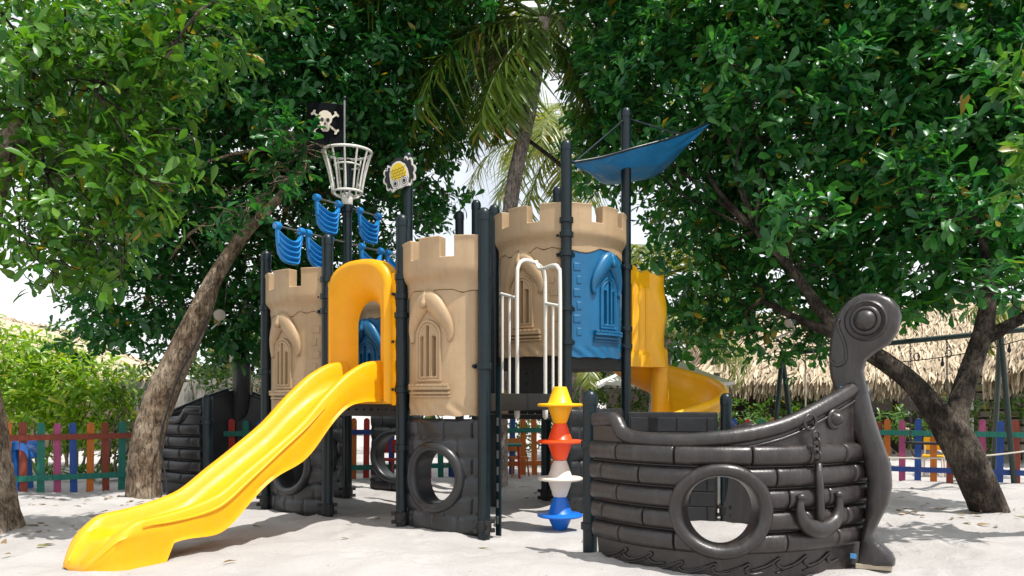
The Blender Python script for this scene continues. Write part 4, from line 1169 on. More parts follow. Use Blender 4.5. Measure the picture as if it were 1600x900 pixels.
for i in range(NS+1):
    t = 1.12*i/NS; zr = rim(t); h_ = rh(t); zb_ = max(zr-h_, .018); wv_ = wf(t)
    c = H0-Vv*(SL*t+.02)
    skirt = zb_-.085-.035*math.sin(t*19+.6)
    if t < .1: skirt = lerp(1.18, skirt, t/.1)
    if .90 < t: skirt = .012 if t > .915 else lerp(skirt, .012, (t-.90)/.015)
    skirt = max(skirt, -.03)
    right = []
    for a_, b_ in half:
        if b_ >= 0.0 and b_ <= 1.0 and a_ <= .166: z = zb_+b_
        elif a_ == .192: z = zb_+.5*h_
        elif b_ > 0.1: z = zb_+h_*b_
        else: z = lerp(zb_+.02, skirt, min(1,(.22-b_)/.64))
        right.append((a_*wv_, max(z, skirt)))
    under = [(.30*wv_, skirt), (.285*wv_, min(zb_+.02, zr-.03)), (.17*wv_, zb_-.03), (0, zb_-.04)]
    loop = [(a*SLW,z) for a,z in right]+[(a*SLW,max(z,-.02)) for a,z in under]
    full = loop+[(-a,z) for a,z in loop[::-1]][1:-1]
    rings.append([c+U*a+UP*z for a,z in full])
mb = MB(); mb.loft(rings)
ch = mb.build("chute", "yellow", slide, angle=55)
# long moulded ridge on the outer walls
for sg_ in (-1,1):
    pts = []
    for k in range(40):
        t = lerp(.30,.985,k/39); pts.append(H0-Vv*(SL*t+.02)+U*sg_*.305+UP*(rim(t)-rh(t)*.42-.02*math.sin(t*11)))
    MB().tube(pts, lambda q: .016*math.sin(math.pi*min(max(q,.03),.97))**.5, 8).build("side_ridge", "yellow", ch, angle=180)
# hood
def arch_ring(hw_, zb_, zt, n=44, shoulder=None, p=2.0, y=0, corner=0):
    pts = []
    for k in range(n):
        q = k/(n-1)
        if q < .25: x = -hw_; z = lerp(zb_, zt-hw_*corner, q/.25)
        elif q > .75: x = hw_; z = lerp(zt-hw_*corner, zb_, (q-.75)/.25)
        else:
            a_ = math.pi*(1-(q-.25)/.5); cs, sn = math.cos(a_), math.sin(a_)
            x = hw_*math.copysign(abs(cs)**(2/p), cs); z = zt-hw_*corner+hw_*corner*abs(sn)**(2/p)
        pts.append(H0+U*x-Vv*y+UP*z)
    return pts
ob = arch_ring(.43,1.16,2.57, p=2.6, corner=.75, y=-.06)
ob2 = arch_ring(.43,1.16,2.57, p=2.6, corner=.75, y=.05)
of1 = arch_ring(.415,1.17,2.55, p=2.6, corner=.75, y=.085)
of = arch_ring(.375,1.19,2.50, p=2.5, corner=.8, y=.10)
r1_ = arch_ring(.345,1.20,2.455, p=2.3, corner=.95, y=.065)
r2_ = arch_ring(.300,1.22,2.40, p=2.2, corner=1.1, y=.055)
r3_ = arch_ring(.255,1.24,2.31, p=2.1, corner=1.2, y=.02)
r4_ = arch_ring(.205,1.26,2.20, p=2.0, corner=1.3, y=-.08)
r5_ = arch_ring(.195,1.27,2.18, p=2.0, corner=1.3, y=-.12)
hd = MB(); hd.loft([r5_, ob, ob2, of1, of, r1_, r2_, r3_, r4_, r5_], closed_ring=False, cap=False)
ho = hd.build("hood", "yellow", slide, angle=60)
# side wings bolted to the posts
for sg_ in (-1,1):
    mb = MB(); us_ = list(np.linspace(0,1,6)); vs_ = list(np.linspace(1.15,2.40,40))
    mb.sheet(lambda u,v,s: H0+U*sg_*(.42+u*.05)-Vv*((.04 if s == 0 else -.03)+.012*math.sin(v*30)*u)+UP*v, us_, vs_, True)
    wg = mb.build("wing", "yellow", ho, angle=50)
    for z in (1.3,1.75,2.2): MB().lathe(H0+U*sg_*.45-Vv*.05+UP*z, [(.014,-.01),(.014,.012),(.008,.018)], 10, -Vv).build("bolt", "rubber", wg)
# apron under the hood joining the deck
mb = MB(); mb.box(H0-Vv*.02+UP*1.24, (.80,.07,.16), U, Vv, UP); ap2 = mb.build("apron", "yellow", slide, smooth=False, bevel=.015)
for x in (.20,.27,.34): MB().lathe(H0+U*x-Vv*.055+UP*1.20, [(.012,-.01),(.012,.010),(.007,.015)], 8, -Vv).build("bolt", "steel", ap2)

# ------------------------------------------------------------------ SPIRAL SLIDE
SC = Vector((1.80, 9.72, 0))
spi = thing("spiral_slide", "orange-yellow spiral slide behind the front ship", "slide", SC)
MB().tube([SC+UP*-.2, SC+UP*1.78], .10, 24).build("column", "spiral_yellow", spi)
MB().lathe(SC+UP*1.78, [(.10,0),(.09,.03),(.05,.05),(.01,.055)], 24).build("column_cap", "spiral_yellow", spi)
RO = .76
rings = []
n = 72
for i in range(n+1):
    t = i/n; a_ = R(lerp(200,-215,t)); zf = 1.735-1.53*t
    er = Vector((math.cos(a_), math.sin(a_), 0)); sec = []
    prof = [(.09,.30),(.115,.30),(.13,.10),(.20,.02),(.34,-.01),(.50,.02),(.62,.10),(.69,.22),(.71,.31),(.715,.345),(.735,.378),(.765,.390),(.797,.378),(.815,.345),(.812,.31),(.79,.285),(.765,.27),(.74,.18),(.66,.03),(.52,-.06),(.34,-.09),(.18,-.06),(.09,.0)]
    for r_q, z in prof: sec.append(SC+er*r_q+UP*(zf+z))
    rings.append(sec)
mb = MB(); mb.loft(rings); mb.build("chute", "spiral_yellow", spi, angle=50)
# entrance panel
ea, eb = u1+Vector((.06,.05,0)), Vector((1.80,9.60,0))
ee = (eb-ea).normalized(); en = ee.cross(UP); en = en if en.y < 0 else -en; el_ = (eb-ea).length
def ent(u, v, side):
    off = 0 if side == 0 else -.07
    if side == 0:
        x = u/el_
        if x < .62: off += .022*math.cos(x/.62*math.pi*6) if 1.75 < v < 2.52 else 0
        else: off += .11*math.sqrt(max(0,math.sin((x-.62)/.38*math.pi)))*(1+.22*math.sin(v*9))
    top = 2.72-.06*(u/el_)+.03*math.sin(u*22)
    return ea+ee*u+en*off+UP*lerp(1.58, top, (v-1.58)/1.14)
mb = MB(); mb.sheet(ent, list(np.linspace(0,el_,44)), list(np.linspace(1.58,2.72,44)), True); mb.build("entrance_panel", "spiral_yellow", spi, angle=60)
mb = MB(); mb.box(u0+d1*.02+Vector((-.09,.18,2.2)), (.05,.03,1.1), (1,0,0)); mb.build("inner_panel", "spiral_yellow", spi, smooth=False)

# ------------------------------------------------------------------ BEAD SPINNER AND CLIMBING RAILS
bs_ = P(875,620,7.36)*Vector((1,1,0))
spn = thing("bead_spinner", "pole strung with four spinning double-cone beads beside the front ship", "play spinner", bs_)
for z, c in ((1.153,"bead_yellow"),(.816,"bead_orange"),(.475,"bead_white"),(.137,"bead_blue")):
    pr = [(.058,-.168),(.064,-.16),(.112,-.020),(.12,-.016),(.196,-.014),(.208,-.008),(.211,.0),(.208,.009),(.196,.015),(.118,.018),(.110,.024),(.062,.165),(.055,.170)]
    if c == "bead_blue": pr = [(.062,-.130)]+pr[2:]
    b_ = MB().lathe(bs_+UP*z, pr, 40).build("bead", c, spn, angle=35)
    b_["label"] = {"bead_yellow":"yellow double-cone bead at the top","bead_orange":"orange double-cone bead","bead_white":"off-white double-cone bead","bead_blue":"blue double-cone bead resting on the sand"}[c]
tp = bs_+UP*2.36
pol = spline([bs_+UP*-.2, bs_+UP*1.0, bs_+UP*2.25, tp+Vector((-.015,.02,.06)), tp+Vector((-.06,.10,.10)), tp+Vector((-.17,.42,.12)), P(838,409,8.0)], 40)
MB().tube(pol, .018, 12).build("pole", "white_paint", spn)
rl = thing("climbing_rails", "white tubular handrails and step bar in front of the upper tan turret", "climbing frame", P(820,620,8.0)*Vector((1,1,0)))
A_ = lambda x, y, d: P(x, y, d)
mb = MB(); mb.tube(spline([A_(808,640,7.75), A_(808,560,7.75), A_(808,440,7.75), A_(810,416,7.76), A_(818,407,7.8), A_(832,409,7.95), A_(845,417,8.1), A_(851,430,8.15), A_(852,470,8.15), A_(852,560,8.15), A_(852,642,8.15)], 60), .019, 12)
mb.build("hoop", "white_paint", rl)
for a_, b_ in ((A_(783,459,8.35), A_(808,466,7.75)), (A_(762,619,8.6), A_(808,618,7.75)), (A_(852,474,8.15), A_(874,478,7.9)), (A_(852,619,8.15), A_(874,620,7.9))):
    MB().tube([a_, b_], .016, 10).build("crossbar", "white_paint", rl)
for x, y0, y1, d in ((785,459,614,8.33), (796,463,616,8.05), (864,476,620,8.02)):
    MB().tube([A_(x,y0,d), A_(x,y1,d)], .014, 10).build("baluster", "white_paint", rl)
for x, d in ((808,7.75),(852,8.15)):
    MB().lathe(A_(x,655,d), [(.012,0),(.027,.02),(.03,.09),(.024,.13),(.019,.15)], 12).build("foot_sleeve", "white_paint", rl)

# ------------------------------------------------------------------ SHIP BOWS
def ship(label, A, E, M_, side_sign, prow_dir, B2, mat, cam_side=True, detail=True, sc=1.0, rail_pts=None, far_side=True):
    A, E, M_ = Vector(A), Vector(E), Vector(M_)
    C_ = 2*M_-.5*(A+E)
    sh = thing("ship_bow", label, "play ship", (A+E)/2*Vector((1,1,0)))
    def hull_side(A, E, C_, out_pt, name, porthole, planks):
        def plan(t): return A*(1-t)**2+C_*2*t*(1-t)+E*t*t
        def tang(t): return ((C_-A)*2*(1-t)+(E-C_)*2*t).normalized()
        N = 200; ts = [i/N for i in range(N+1)]; pl = [plan(t) for t in ts]; cum = [0]
        for i in range(N): cum.append(cum[-1]+(pl[i+1]-pl[i]).length)
        L = cum[-1]
        def s2t(s): return float(np.interp(s, cum, ts))
        sg = 1
        tm = tang(.5); nm_ = tm.cross(UP)
        if nm_.dot(Vector(out_pt)-plan(.5)) < 0: sg = -1
        def at(s, z, off=0):
            # panel ends carried straight on past the plan curve
            t = s2t(s); p = plan(t); n = tang(t).cross(UP)*sg
            flare = .05*math.sin(min(max(z,0),1)*1.6)
            return p+n*(off+flare)+UP*z
        railz = smooth_interp([0,.03,.10,.135,.18,.32,.45,.60,.82,1.0],[1.07,1.08,1.08,.985,.95,.94,.965,1.03,1.21,1.36])
        if name != 'hull':
            rz0 = railz; railz = lambda t: rz0(t)-.20*max(0, 1-t/.30)
        hc, hz, hr = porthole
        hole = (lambda s,z: math.hypot(s-hc, z-hz) < hr+.035) if hr else (lambda s,z: False)
        us_ = list(np.linspace(0,L,84)); vs_ = list(np.linspace(0,1,44))
        def zmap(u, v):
            top = railz(u/L)-.01; return lerp(-.05, top, v)
        mb = MB(); mb.sheet(lambda u,v,s: at(u, zmap(u,v), 0 if s == 0 else -.07), us_, vs_, True, lambda u,v: not hole(u, zmap(u,v)))
        hu = mb.build(name, mat, sh, angle=50)
        # planks
        z_rows = [.905,.755,.605,.455,.305,.155]
        if planks:
            for r in range(5):
                z1, z0 = z_rows[r], z_rows[r+1]
                js = [0.0]+[x*L for x in ([.13,.325,.53,.71,.86],[.06,.215,.42,.60,.91],[.13,.33,.55,.64,.79],[.06,.225,.45,.70,.88],[.13,.32,.52,.64,.84])[r]]+[L]
                for j in range(len(js)-1):
                    s0, s1 = js[j]+.003, js[j+1]-.003
                    nu = max(4, int((s1-s0)/.028)); us2 = [s0, s0+.006]+list(np.linspace(s0+.014,s1-.014,nu+1))+[s1-.006, s1]; vs2 = list(np.linspace(0,1,11))
                    def pp(u, v, side):
                        f = 2*v-1; e = min(u-s0, s1-u); ed = min(1, e/.012)
                        bulge = .056*math.sqrt(max(0,1-abs(f)**2.3))*(.72+.28*math.sqrt(max(ed,0)))
                        return at(u, lerp(z0+.003, z1-.003, v), bulge+.002 if side == 0 else -.004)
                    m2 = lambda u,v: not hole(u, lerp(z0,z1,v))
                    mb = MB(); mb.sheet(pp, us2, vs2, True, m2)
                    if mb.f: mb.build("plank", mat, hu, angle=75)
        if hr:
            rings = []
            for rr, off in [(hr,-.09),(hr-.003,0),(hr+.002,.04),(hr+.018,.072),(hr+.05,.088),(hr+.08,.072),(hr+.096,.035),(hr+.098,-.005)]:
                rings.append([at(hc+rr*math.cos(2*math.pi*k/56), hz+rr*math.sin(2*math.pi*k/56), off) for k in range(56)])
            MB().loft(rings, cap=False).build("porthole_ring", mat, hu, angle=70)
        # gunwale rail
        pts = [at(L*k/90, railz(k/90)-.018, -.02) for k in range(87 if name == 'hull' else 82)]
        MB().tube(pts, .055, 12).build("gunwale", mat, hu, angle=180)
        pts = [at(L*lerp(.14,.985,k/60), railz(lerp(.14,.985,k/60))-.10, .004) for k in range(61)]
        MB().tube(pts, .012, 6).build("rail_bead", mat, hu, angle=180)
        return hu, at, L, railz
    hu, at, L, railz = hull_side(A, E, C_, M_+(M_-(A+E)/2)*2, "hull", (1.04,.455,.235), True)
    if detail:
        # wave trim along the waterline
        for k in range(8):
            s0 = .10+k*.225
            if s0+.30 > L: break
            pts = [at(s0+.02, .045, .006), at(s0+.13, .075, .008), at(s0+.22, .125, .008), at(s0+.235, .11, .008), at(s0+.205, .085, .008), at(s0+.25, .055, .008), at(s0+.33, .066, .006)]
            if .68 < s0+.16 < 1.33: pts = [p-UP*.035 for p in pts]
            MB().tube(spline(pts, 24), .009, 6).build("wave_trim", mat, hu, angle=180)
            pts = [at(s0-.02, .02, .006), at(s0+.10, .045, .007), at(s0+.18, .075, .006)]
            MB().tube(spline(pts, 12), .007, 6).build("wave_trim", mat, hu, angle=180)
        # rivet boss
        s_ = L*.822; c = at(s_, 1.075, .0); nn = (at(s_,1.075,.1)-c).normalized()
        MB().lathe(c, [(.078,0),(.078,.015),(.066,.028),(.050,.028),(.046,.036),(.034,.062),(.014,.074),(.002,.076)], 28, nn).build("rivet", mat, hu, angle=40)
        # anchor hung on a chain
        s_ = L*.712; top = at(s_, 1.055, .03); nn = (at(s_,1.055,.1)-at(s_,1.055,0)).normalized(); tt = nn.cross(UP)
        MB().torus(top, nn, .052, .011, 26, 8).build("anchor_ring", mat, hu, angle=180)
        z = .965; k = 0
        while z > .80:
            c = at(s_+.004*k+.01, z, .075); ax_ = nn if k % 2 == 0 else tt
            MB().torus(c, ax_, .030, .008, 18, 6).build("chain_link", mat, hu, angle=180); z -= .046; k += 1
        an = MB().tube([at(s_+.035, .775, .07), at(s_+.05, .62, .072), at(s_+.062, .44, .074), at(s_+.066, .33, .066)], lambda t: lerp(.024,.036,t), 10).build("anchor_shank", mat, hu, angle=180)
        pts = [at(s_+.066-.165, .545, .07), at(s_+.066-.17, .45, .075), at(s_+.066-.12, .36, .078), at(s_+.066, .318, .08), at(s_+.066+.12, .36, .078), at(s_+.066+.17, .45, .075), at(s_+.066+.165, .56, .07)]
        MB().tube(spline(pts, 40), lambda t: .020+.042*math.sin(math.pi*min(max(t,.02),.98))**1.5, 12).build("anchor_arms", mat, hu, angle=180)
        for sg in (-1,1):
            c = at(s_+.066+.165*sg, .55, .075); MB().sphere(c, .028, 12, 8, (1.2,1.0,.9)).build("anchor_fluke", mat, hu, angle=180)
    # far side mirrored about the line prow - middle of the stern
    if far_side:
        B2 = Vector(B2); mdl = (A+B2)/2; axis = (E-mdl).normalized(); nrm = axis.cross(UP)
        Mm = (A+E)/2; bul = M_-Mm; refl = lambda v: v-2*v.dot(nrm)*nrm
        Mf = (B2+E)/2+refl(bul)*.8; Cf = 2*Mf-.5*(B2+E)
        hull_side(B2, E, Cf, Mf+refl(bul)*2, "far_hull", (.86,.455,.235), True)
    return sh, at, L
sA, sE, sM = Vector((.665,6.10,0)), Vector((2.575,5.90,0)), Vector((1.47,5.44,0))
sB = Vector((2.15,8.0,0))
ship1, sat, sL = ship("large dark brown-black pirate ship bow with anchor and scroll prow, in the right foreground", sA, sE, sM, 1, None, sB, "hull")
post(Vector((.612,6.24,0)), 1.225, ship1, clamps=((.86,((1,-.3,0),)),(.22,((1,-.3,0),))))
post(sB, 1.21, ship1, foot=True)

def prow(parent, outline, org, pdir, thick, mat, eye=None, groove=None, mapper=None):
    """scroll prow: outline (s,z) pairs in the plane through org along pdir"""
    pdir = Vector(pdir).normalized(); n = pdir.cross(UP)
    if n.y > 0: n = -n
    pts = [Vector((s, z)) for s, z in outline]; m = len(pts)
    def inset(k):
        out = []
        for i in range(m):
            a = pts[i-1]; b = pts[i]; c = pts[(i+1)%m]; t = (c-a).normalized(); out.append(b+Vector((-t.y, t.x))*k)
        return out
    area = sum(pts[i-1].x*pts[i].y-pts[i].x*pts[i-1].y for i in range(m)); sgn = 1 if area > 0 else -1
    to3 = lambda q, off: org+pdir*q.x+n*off+UP*q.y
    layers = []
    for k, off in ((.034,-thick/2),(.010,-thick/2+.014),(0,-thick/2+.045),(0,thick/2-.045),(.010,thick/2-.014),(.034,thick/2)):
        layers.append([to3(q, off) for q in inset(k*sgn)])
    mb = MB(); mb.loft(layers)
    po = mb.build("prow", mat, parent, angle=75)
    bm = bmesh.new(); bm.from_mesh(po.data); bmesh.ops.triangulate(bm, faces=[f for f in bm.faces if len(f.verts) > 4]); bm.to_mesh(po.data); bm.free(); po.data.shade_smooth()
    return po, to3, n
pout = [(1342,884),(1397,884),(1398,874),(1393,864),(1376,848),(1364,836),(1373,816),(1388,787),(1393,760),(1391,726),(1376,685),(1363,644),(1353,603),(1348,580),(1353,562),(1370,549),(1390,537),(1403,517),(1408,494),(1404,478),(1393,466),(1375,459),(1350,459),(1335,465),(1322,475),(1310,491),(1303,510),(1299,532),(1297,560),(1299,588),(1307,612),(1319,640),(1337,682),(1351,716),(1357,752),(1353,808),(1345,844)]
porg = Vector((2.60,5.75,0)); pdr = Vector((.80,-.60,0)).normalized()
def to_sz(px, py):
    # intersect the survey ray with the prow's own plane
    dx, dz = (px-800)/FPX, -(py-620)/FPX
    # org + pdir*s = (dx*d, d)
    det = dx*(-pdr.y)+pdr.x; d = (porg.x*(-pdr.y)+pdr.x*porg.y)/det
    s = (dx*d-porg.x)*pdr.x+(d-porg.y)*pdr.y
    return s, CAM_H+dz*d
po, to3, pn = prow(ship1, [to_sz(*q) for q in pout], porg, pdr, .15, "hull")
ec = Vector(to_sz(1357,502)); c3 = to3(ec, .072)
MB().lathe(c3, [(.150,-.01),(.148,.012),(.135,.022),(.124,.014),(.112,.010),(.105,.022),(.092,.038),(.080,.034),(.076,.030),(.072,.040),(.055,.062),(.030,.076),(.004,.080)], 36, pn).build("scroll_boss", "hull", po, angle=70)
gp = [to3(Vector(to_sz(*q)), .075) for q in ((1316,500),(1313,510),(1321,530),(1326,550),(1324,566),(1312,572),(1302,564))]
MB().tube(spline(gp, 30), .012, 8).build("scroll_bead", "hull", po, angle=180)
for px, py in ((1322,607),(1338,866)):
    q = to3(Vector(to_sz(px,py)), .085); MB().box(q, (.040,.008,.034), pdr, pn, UP).build("tape_patch", "tape_blue", po, smooth=False)
# board under the prow
mb = MB(); mb.box(to3(Vector((0,.012)), .03)+Vector((.02,0,.0)), (.24,.09,.035), (.9,-.43,0), (.43,.9,0)); bd = mb.build("timber_offcut", "plank_wood", None, smooth=False, bevel=.003)
tag(bd, "short pale timber offcut wedged under the ship's prow", "timber")

# ship's inner wall panel towards the castle
def plank_wall(parent, a, b, z0, z1, name, mat, thick=.06):
    a = Vector(a); b = Vector(b); e = (b-a).normalized(); n = e.cross(UP); n = n if n.y < 0 else -n; L = (b-a).length
    w_ = MB().box((a+b)/2+UP*(z0+z1)/2, (L,thick,z1-z0), e, n, UP).build(name, mat, parent, smooth=False, bevel=.012)
    k = int(L/.16)
    for r in range(int((z1-z0)/.15)):
        x = .02
        while x < L-.05:
            wd = min(.30, L-.02-x); MB().box(a+e*(x+wd/2)+n*(thick/2+.008)+UP*(z0+.08+r*.15), (wd-.012,.02,.138), e, n, UP).build("plank", mat, w_, smooth=False, bevel=.006); x += wd if x > .03 or r % 2 else .17
    return w_
plank_wall(ship1, Vector((1.20,8.22,0)), Vector((2.07,8.02,0)), -.03, 1.075, "inner_wall", "hull_dark")
plank_wall(castle, u1+Vector((-.05,.30,0)), P(905,620,9.9)*Vector((1,1,0)), .0, 1.05, "rear_wall", "hull_dark")

# second bow on the far left, seen from inside
lA, lE, lM = Vector((-3.72,9.66,0)), Vector((-4.0,11.55,0)), Vector((-4.56,10.45,0))
ship2, lat, lL = ship("dark pirate ship bow behind the slide, facing away beside the leaning tree", lA, lE, lM, 1, None, Vector((-2.62,10.55,0)), "hull_dark", detail=False)
post(Vector((-3.66,9.58,0)), 1.20, ship2, clamps=((.93,((-1,.2,0),)),))
porg = Vector((-3.98,11.62,0)); pdr = Vector((-.50,.86,0)).normalized()
ex_ = [to_sz(*q) for q in pout]
# reuse the same scroll outline, measured in the first prow's plane
porg_b, pdr_b = porg, pdr
porg = Vector((2.60,5.75,0)); pdr = Vector((.80,-.60,0)).normalized()
out_local = [to_sz(*q) for q in pout]
po2, to3b, pn2 = prow(ship2, out_local, porg_b, pdr_b, .22, "hull_dark")

# ------------------------------------------------------------------ MAST, CROW'S NEST, FLAG, SWAGS
crow = thing("crows_nest", "dark mast carrying a white basket crow's nest above the left turret", "mast", mast)
post(mast, 3.53, crow, name="mast", clamps=((2.78,((1,0,0),)),(3.46,((-1,0,0),))), foot=True)
z0, z1 = 3.67, 4.15
def rad_at(t): return lerp(.175,.285,t)+.03*t*(t-.2)
MB().lathe(mast+UP*3.52, [(.062,0),(.068,.01),(.068,.13),(.06,.14)], 20).build("collar", "white_paint", crow)
MB().torus(mast+UP*z0, UP, .175, .016, 40, 8).build("lower_ring", "white_paint", crow, angle=180)
MB().torus(mast+UP*z1, UP, .288, .018, 44, 8).build("upper_ring", "white_paint", crow, angle=180)
MB().torus(mast+UP*(z1-.16), UP, .150, .011, 36, 8).build("inner_ring", "white_paint", crow, angle=180)
for k in range(12):
    a_ = 2*math.pi*k/12+.1; d = Vector((math.cos(a_), math.sin(a_), 0))
    MB().tube([mast+d*(lerp(.175,.288,t**1.35))+UP*lerp(z0,z1,t) for t in [i/8 for i in range(9)]], .012, 8).build("basket_bar", "white_paint", crow, angle=180)
for k in range(4):
    a_ = math.pi/2*k+.4; d = Vector((math.cos(a_), math.sin(a_), 0))
    MB().tube([mast+d*.06+UP*3.60, mast+d*.13+UP*3.625, mast+d*.175+UP*z0], .013, 8).build("stay", "white_paint", crow, angle=180)
MB().tube([mast+UP*3.6, mast+UP*4.06], .05, 18).build("inner_post", "post", crow)
fp = mast+Vector((-.01,-.10,0))
MB().tube([fp+UP*3.62, fp+UP*4.74], .014, 10).build("flagpole", "steel", crow)
MB().sphere(fp+UP*4.76, .03, 14, 10).build("finial", "post", crow)
flag = thing("pirate_flag", "black flag with pale skull and crossbones beside the flagpole", "flag", fp+UP*4.4)
fd = Vector((-.97,-.22,0)).normalized(); fn = fd.cross(UP); fn = fn if fn.y < 0 else -fn
mb = MB(); mb.sheet(lambda u,v,s: fp+fd*(.016+u)+UP*(4.14+v)+fn*((.006 if s == 0 else -.006)+.018*math.sin(u*9)), list(np.linspace(0,.42,16)), list(np.linspace(0,.54,10)), True)
mb.build("flag_cloth", "flag_black", flag, angle=60)
def flat_poly(pts2, off, th, name, mat, parent, org, ex, n):
    mb = MB(); mb.loft([[org+ex*x+UP*y+n*off for x, y in pts2], [org+ex*x+UP*y+n*(off+th) for x, y in pts2]]); return mb.build(name, mat, parent, smooth=False)
so = fp+fd*.225+UP*4.44; sx_ = -fd
circ = lambda cx, cy, rx, ry, n=20, a0=0: [(cx+rx*math.cos(2*math.pi*k/n+a0), cy+ry*math.sin(2*math.pi*k/n+a0)) for k in range(n)]
sk = [(-.075,.02),(-.082,.07),(-.06,.12),(-.02,.145),(.025,.145),(.065,.12),(.085,.07),(.078,.02),(.052,-.02),(.050,-.075),(.028,-.10),(-.024,-.10),(-.046,-.075),(-.048,-.02)]
for a_, nm in ((R(38),"crossbone"),(R(-38),"crossbone")):
    bx = []
    ca, sa = math.cos(a_), math.sin(a_)
    for x, y in [(-.15,.010),(-.165,.034),(-.185,.022),(-.178,.0),(-.185,-.022),(-.165,-.034),(-.15,-.010),(.15,-.010),(.165,-.034),(.185,-.022),(.178,0),(.185,.022),(.165,.034),(.15,.010)]:
        bx.append((x*ca-y*sa*1.2, x*sa+y*ca*1.2+.01))
    flat_poly(bx, .028 if a_ > 0 else .030, .006, nm, "bone", flag, so, sx_, fn)
sk_o = flat_poly(sk, .033, .008, "skull", "bone", flag, so, sx_, fn)
for cx_, cy_, rx, ry in ((-.034,.035,.020,.024),(.034,.035,.020,.024),(0,-.012,.010,.016)):
    flat_poly(circ(cx_,cy_,rx,ry), .0415, .002, "socket", "deck", sk_o, so, sx_, fn)
for x in (-.022,-.007,.008,.022): flat_poly([(x-.002,-.09),(x+.002,-.09),(x+.002,-.062),(x-.002,-.062)], .0415, .002, "tooth_gap", "deck", sk_o, so, sx_, fn)

# blue swag sails on two yards
rdir = Vector((.50,.866,0)).normalized()
def swag(parent_label, c, half, h, d, nsag=5):
    sw_ = thing("swag_sail", parent_label, "sail", c, "blue swag sails hung on the mast yards")
    n = d.cross(UP); n = n if n.y < 0 else -n
    def pt(u, v, side):
        k = u
        top = -.12*(1-k*k)
        bot = -h*(1-abs(k)**4*.30)
        z = lerp(top, bot, v)
        off = .022*math.sin(v*math.pi*2*nsag*.9)*(1-k*k)**.35+.06*(1-k*k)
        return c+d*half*k*(1-.16*v**2)+UP*(z-.02)+n*(off+(0 if side == 0 else -.03))
    mb = MB(); mb.sheet(pt, list(np.linspace(-1,1,26)), list(np.linspace(0,1,44)), True); cl_ = mb.build("cloth", "swag_blue", sw_, angle=80)
    for k in (-1,1):
        p = c+d*half*k*.97
        MB().tube([p+UP*.035, p-UP*.07, p-UP*.18-d*k*.015, p-UP*(h*.55)-d*k*.02], lambda t: lerp(.026,.016,t), 10).build("tail", "swag_blue", cl_, angle=180)
        MB().lathe(p-d*.035, [(.038,0),(.042,.01),(.042,.06),(.038,.07)], 14, d).build("yard_loop", "swag_blue", cl_)
    return sw_
y1, y2 = 3.50, 3.07
def yard(label, z, L0, L1):
    o = tag(MB().tube([mast+rdir*L0+UP*z, mast+rdir*L1+UP*z], .010, 8).build("yard", "steel", None), label, "pole")
    return o
yard("upper thin metal yard crossing the mast", y1, -.55, .62)
yard("lower thin metal yard crossing the mast", y2, -1.14, 1.26)
swag("blue swag sail on the upper yard, left of the mast", mast+rdir*-.33+UP*y1, .185, .37, rdir)
swag("blue swag sail on the upper yard, right of the mast", mast+rdir*.40+UP*y1, .18, .36, rdir)
swag("outer left blue swag sail on the lower yard", mast+rdir*-.93+UP*y2, .18, .38, rdir)
swag("inner left blue swag sail on the lower yard, half behind a post", mast+rdir*-.47+UP*y2, .185, .37, rdir)
swag("inner right blue swag sail on the lower yard, above the slide hood", mast+rdir*.44+UP*y2, .185, .37, rdir)
swag("outer right blue swag sail on the lower yard, above the slide hood", mast+rdir*.95+UP*y2, .19, .38, rdir)

# cut-out bird sign on its post
sgp = q2+Vector((-.085,-.085,3.79))
sign = thing("bird_face_sign", "cut-out face sign with yellow scaly head and round goggle eyes on tall post", "sign", sgp)
sn = Vector((-.42,-.90,0)).normalized(); se = Vector((.90,-.42,0))
R_ = lambda pts2, tilt: [(x*math.cos(tilt)-y*math.sin(tilt), x*math.sin(tilt)+y*math.cos(tilt)) for x, y in pts2]
tl = R(12)
head = [(-.125,-.17),(-.11,-.12),(-.13,-.05),(-.125,.04),(-.10,.11),(-.05,.155),(.0,.165),(.05,.155),(.10,.11),(.125,.04),(.13,-.05),(.11,-.12),(.125,-.165),(.06,-.15),(0,-.155),(-.06,-.15)]
def scallop(cx, cy, rx, ry, a0, a1, nb, amp):
    out = []
    for k in range(nb*6+1):
        a_ = R(lerp(a0, a1, k/(nb*6))); rr = 1+amp*abs(math.sin(math.pi*k/6)); out.append((cx+rx*rr*math.cos(a_), cy+ry*rr*math.sin(a_)))
    return out
flat_poly(R_(scallop(-.13,.0,.075,.12,60,300,5,.35), tl), -.008, .012, "feather", "sign_white", sign, sgp, se, sn)
flat_poly(R_(scallop(-.125,.0,.060,.10,60,300,5,.35), tl), .005, .006, "feather", "deck", sign, sgp, se, sn)
flat_poly(R_(scallop(.13,.02,.075,.13,-120,120,5,.35), tl), -.008, .012, "feather", "sign_white", sign, sgp, se, sn)
flat_poly(R_(scallop(.125,.02,.060,.11,-120,120,5,.35), tl), .005, .006, "feather", "deck", sign, sgp, se, sn)
flat_poly(R_(scallop(0,.15,.07,.05,0,180,3,.3), tl), -.004, .010, "feather", "deck", sign, sgp, se, sn)
hd_ = flat_poly(R_(head, tl), .006, .012, "face", "sign_white", sign, sgp, se, sn)
yel = [(-.10,-.04),(-.105,.04),(-.08,.10),(-.04,.135),(0,.143),(.04,.135),(.08,.10),(.105,.04),(.10,-.04),(.05,-.02),(0,-.07),(-.05,-.02)]
flat_poly(R_(yel, tl), .018, .004, "scaly_head", "sign_yellow", hd_, sgp, se, sn)
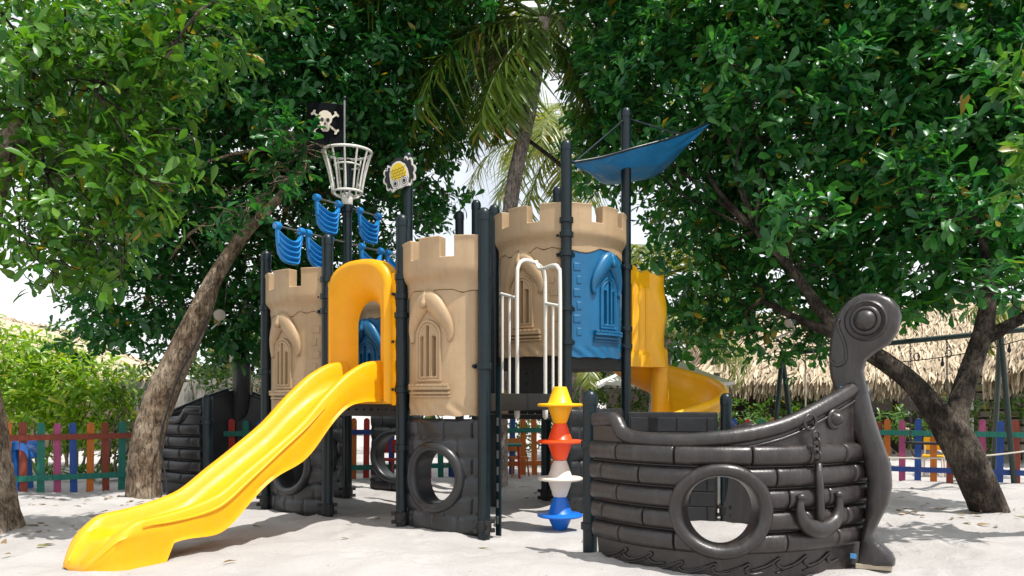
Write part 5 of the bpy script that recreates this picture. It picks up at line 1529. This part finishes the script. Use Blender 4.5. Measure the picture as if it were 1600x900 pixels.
for r in range(4):
    for k in range(-2,3):
        x = k*.042+(.021 if r % 2 else 0); y = .085-r*.035
        if abs(x) > .085: continue
        arc = [sgp+se*q[0]+UP*q[1]+sn*.023 for q in R_([(x+.021*math.cos(a_), y+.018*math.sin(a_)) for a_ in np.linspace(math.pi, 2*math.pi, 7)], tl)]
        MB().tube(arc, .0022, 4).build("scale_line", "deck", hd_)
for x in (-.062,.062):
    for rr, off, mt in ((.060,.0185,"deck"),(.056,.0205,"sign_white"),(.038,.023,"deck"),(.030,.0245,"sign_white"),(.021,.026,"deck")):
        flat_poly(R_(circ(x,-.085,rr*.95,rr), tl), off-.003, .004, "eye", mt, hd_, sgp, se, sn)

# ------------------------------------------------------------------ BLUE SAIL CANOPY
can = thing("sail_canopy", "tilted blue sail canopy on the tall post above the blue turret", "canopy", u1+UP*3.9)
cL, cM, cR = P(894,254,8.55), P(988,234,8.75), P(1109,191,8.95)
f1, f2 = P(946,288,9.75), P(1032,271,9.9)
near = spline([cL, lerp(cL,cM,.5)+Vector((0,0,-.01)), cM+Vector((0,-.05,0)), lerp(cM,cR,.5)+Vector((0,0,-.02)), cR], 30)
farl = spline([cL+Vector((.02,.05,0)), lerp(cL,f1,.5)+UP*.0, f1, lerp(f1,f2,.5)-UP*.04, f2, lerp(f2,cR,.55)+UP*.0, cR+Vector((.0,.05,-.01))], 30)
def cpt(u, v, side):
    i = min(int(u*30), 29); f = u*30-i; a = lerp(near[i], near[i+1], f); b = lerp(farl[i], farl[i+1], f)
    p = lerp(a, b, v); p.z -= .10*math.sin(math.pi*v)*math.sin(math.pi*u)+.012*math.sin(u*24+v*9)*math.sin(math.pi*v)+.010*math.sin(u*13-v*17)*math.sin(math.pi*v)
    return p+UP*(0 if side == 0 else .012)
MB().sheet(cpt, [i/40 for i in range(41)], [i/20 for i in range(21)], True).build("sail", "sail_blue", can, angle=80)
MB().tube(near, .015, 8).build("edge_tube", "post", can, angle=180)
pt_ = u1+UP*4.40
for q in (near[1], near[24], farl[14]): MB().tube([pt_, q], .010, 8).build("stay_rod", "post", can)
MB().lathe(u1+UP*3.86, [(.060,-.03),(.075,-.02),(.075,.02),(.060,.03)], 20).build("bracket", "post", can)
# branch cable across the palm
tag(MB().tube(spline([P(712,148,12.0), P(760,172,11.9), P(820,215,11.8), P(860,245,11.7), P(880,262,11.6)], 20), lambda t: .03, 8).build("bare_branch", "bark_right"), "bare dark branch slanting across the palm trunk", "branch")
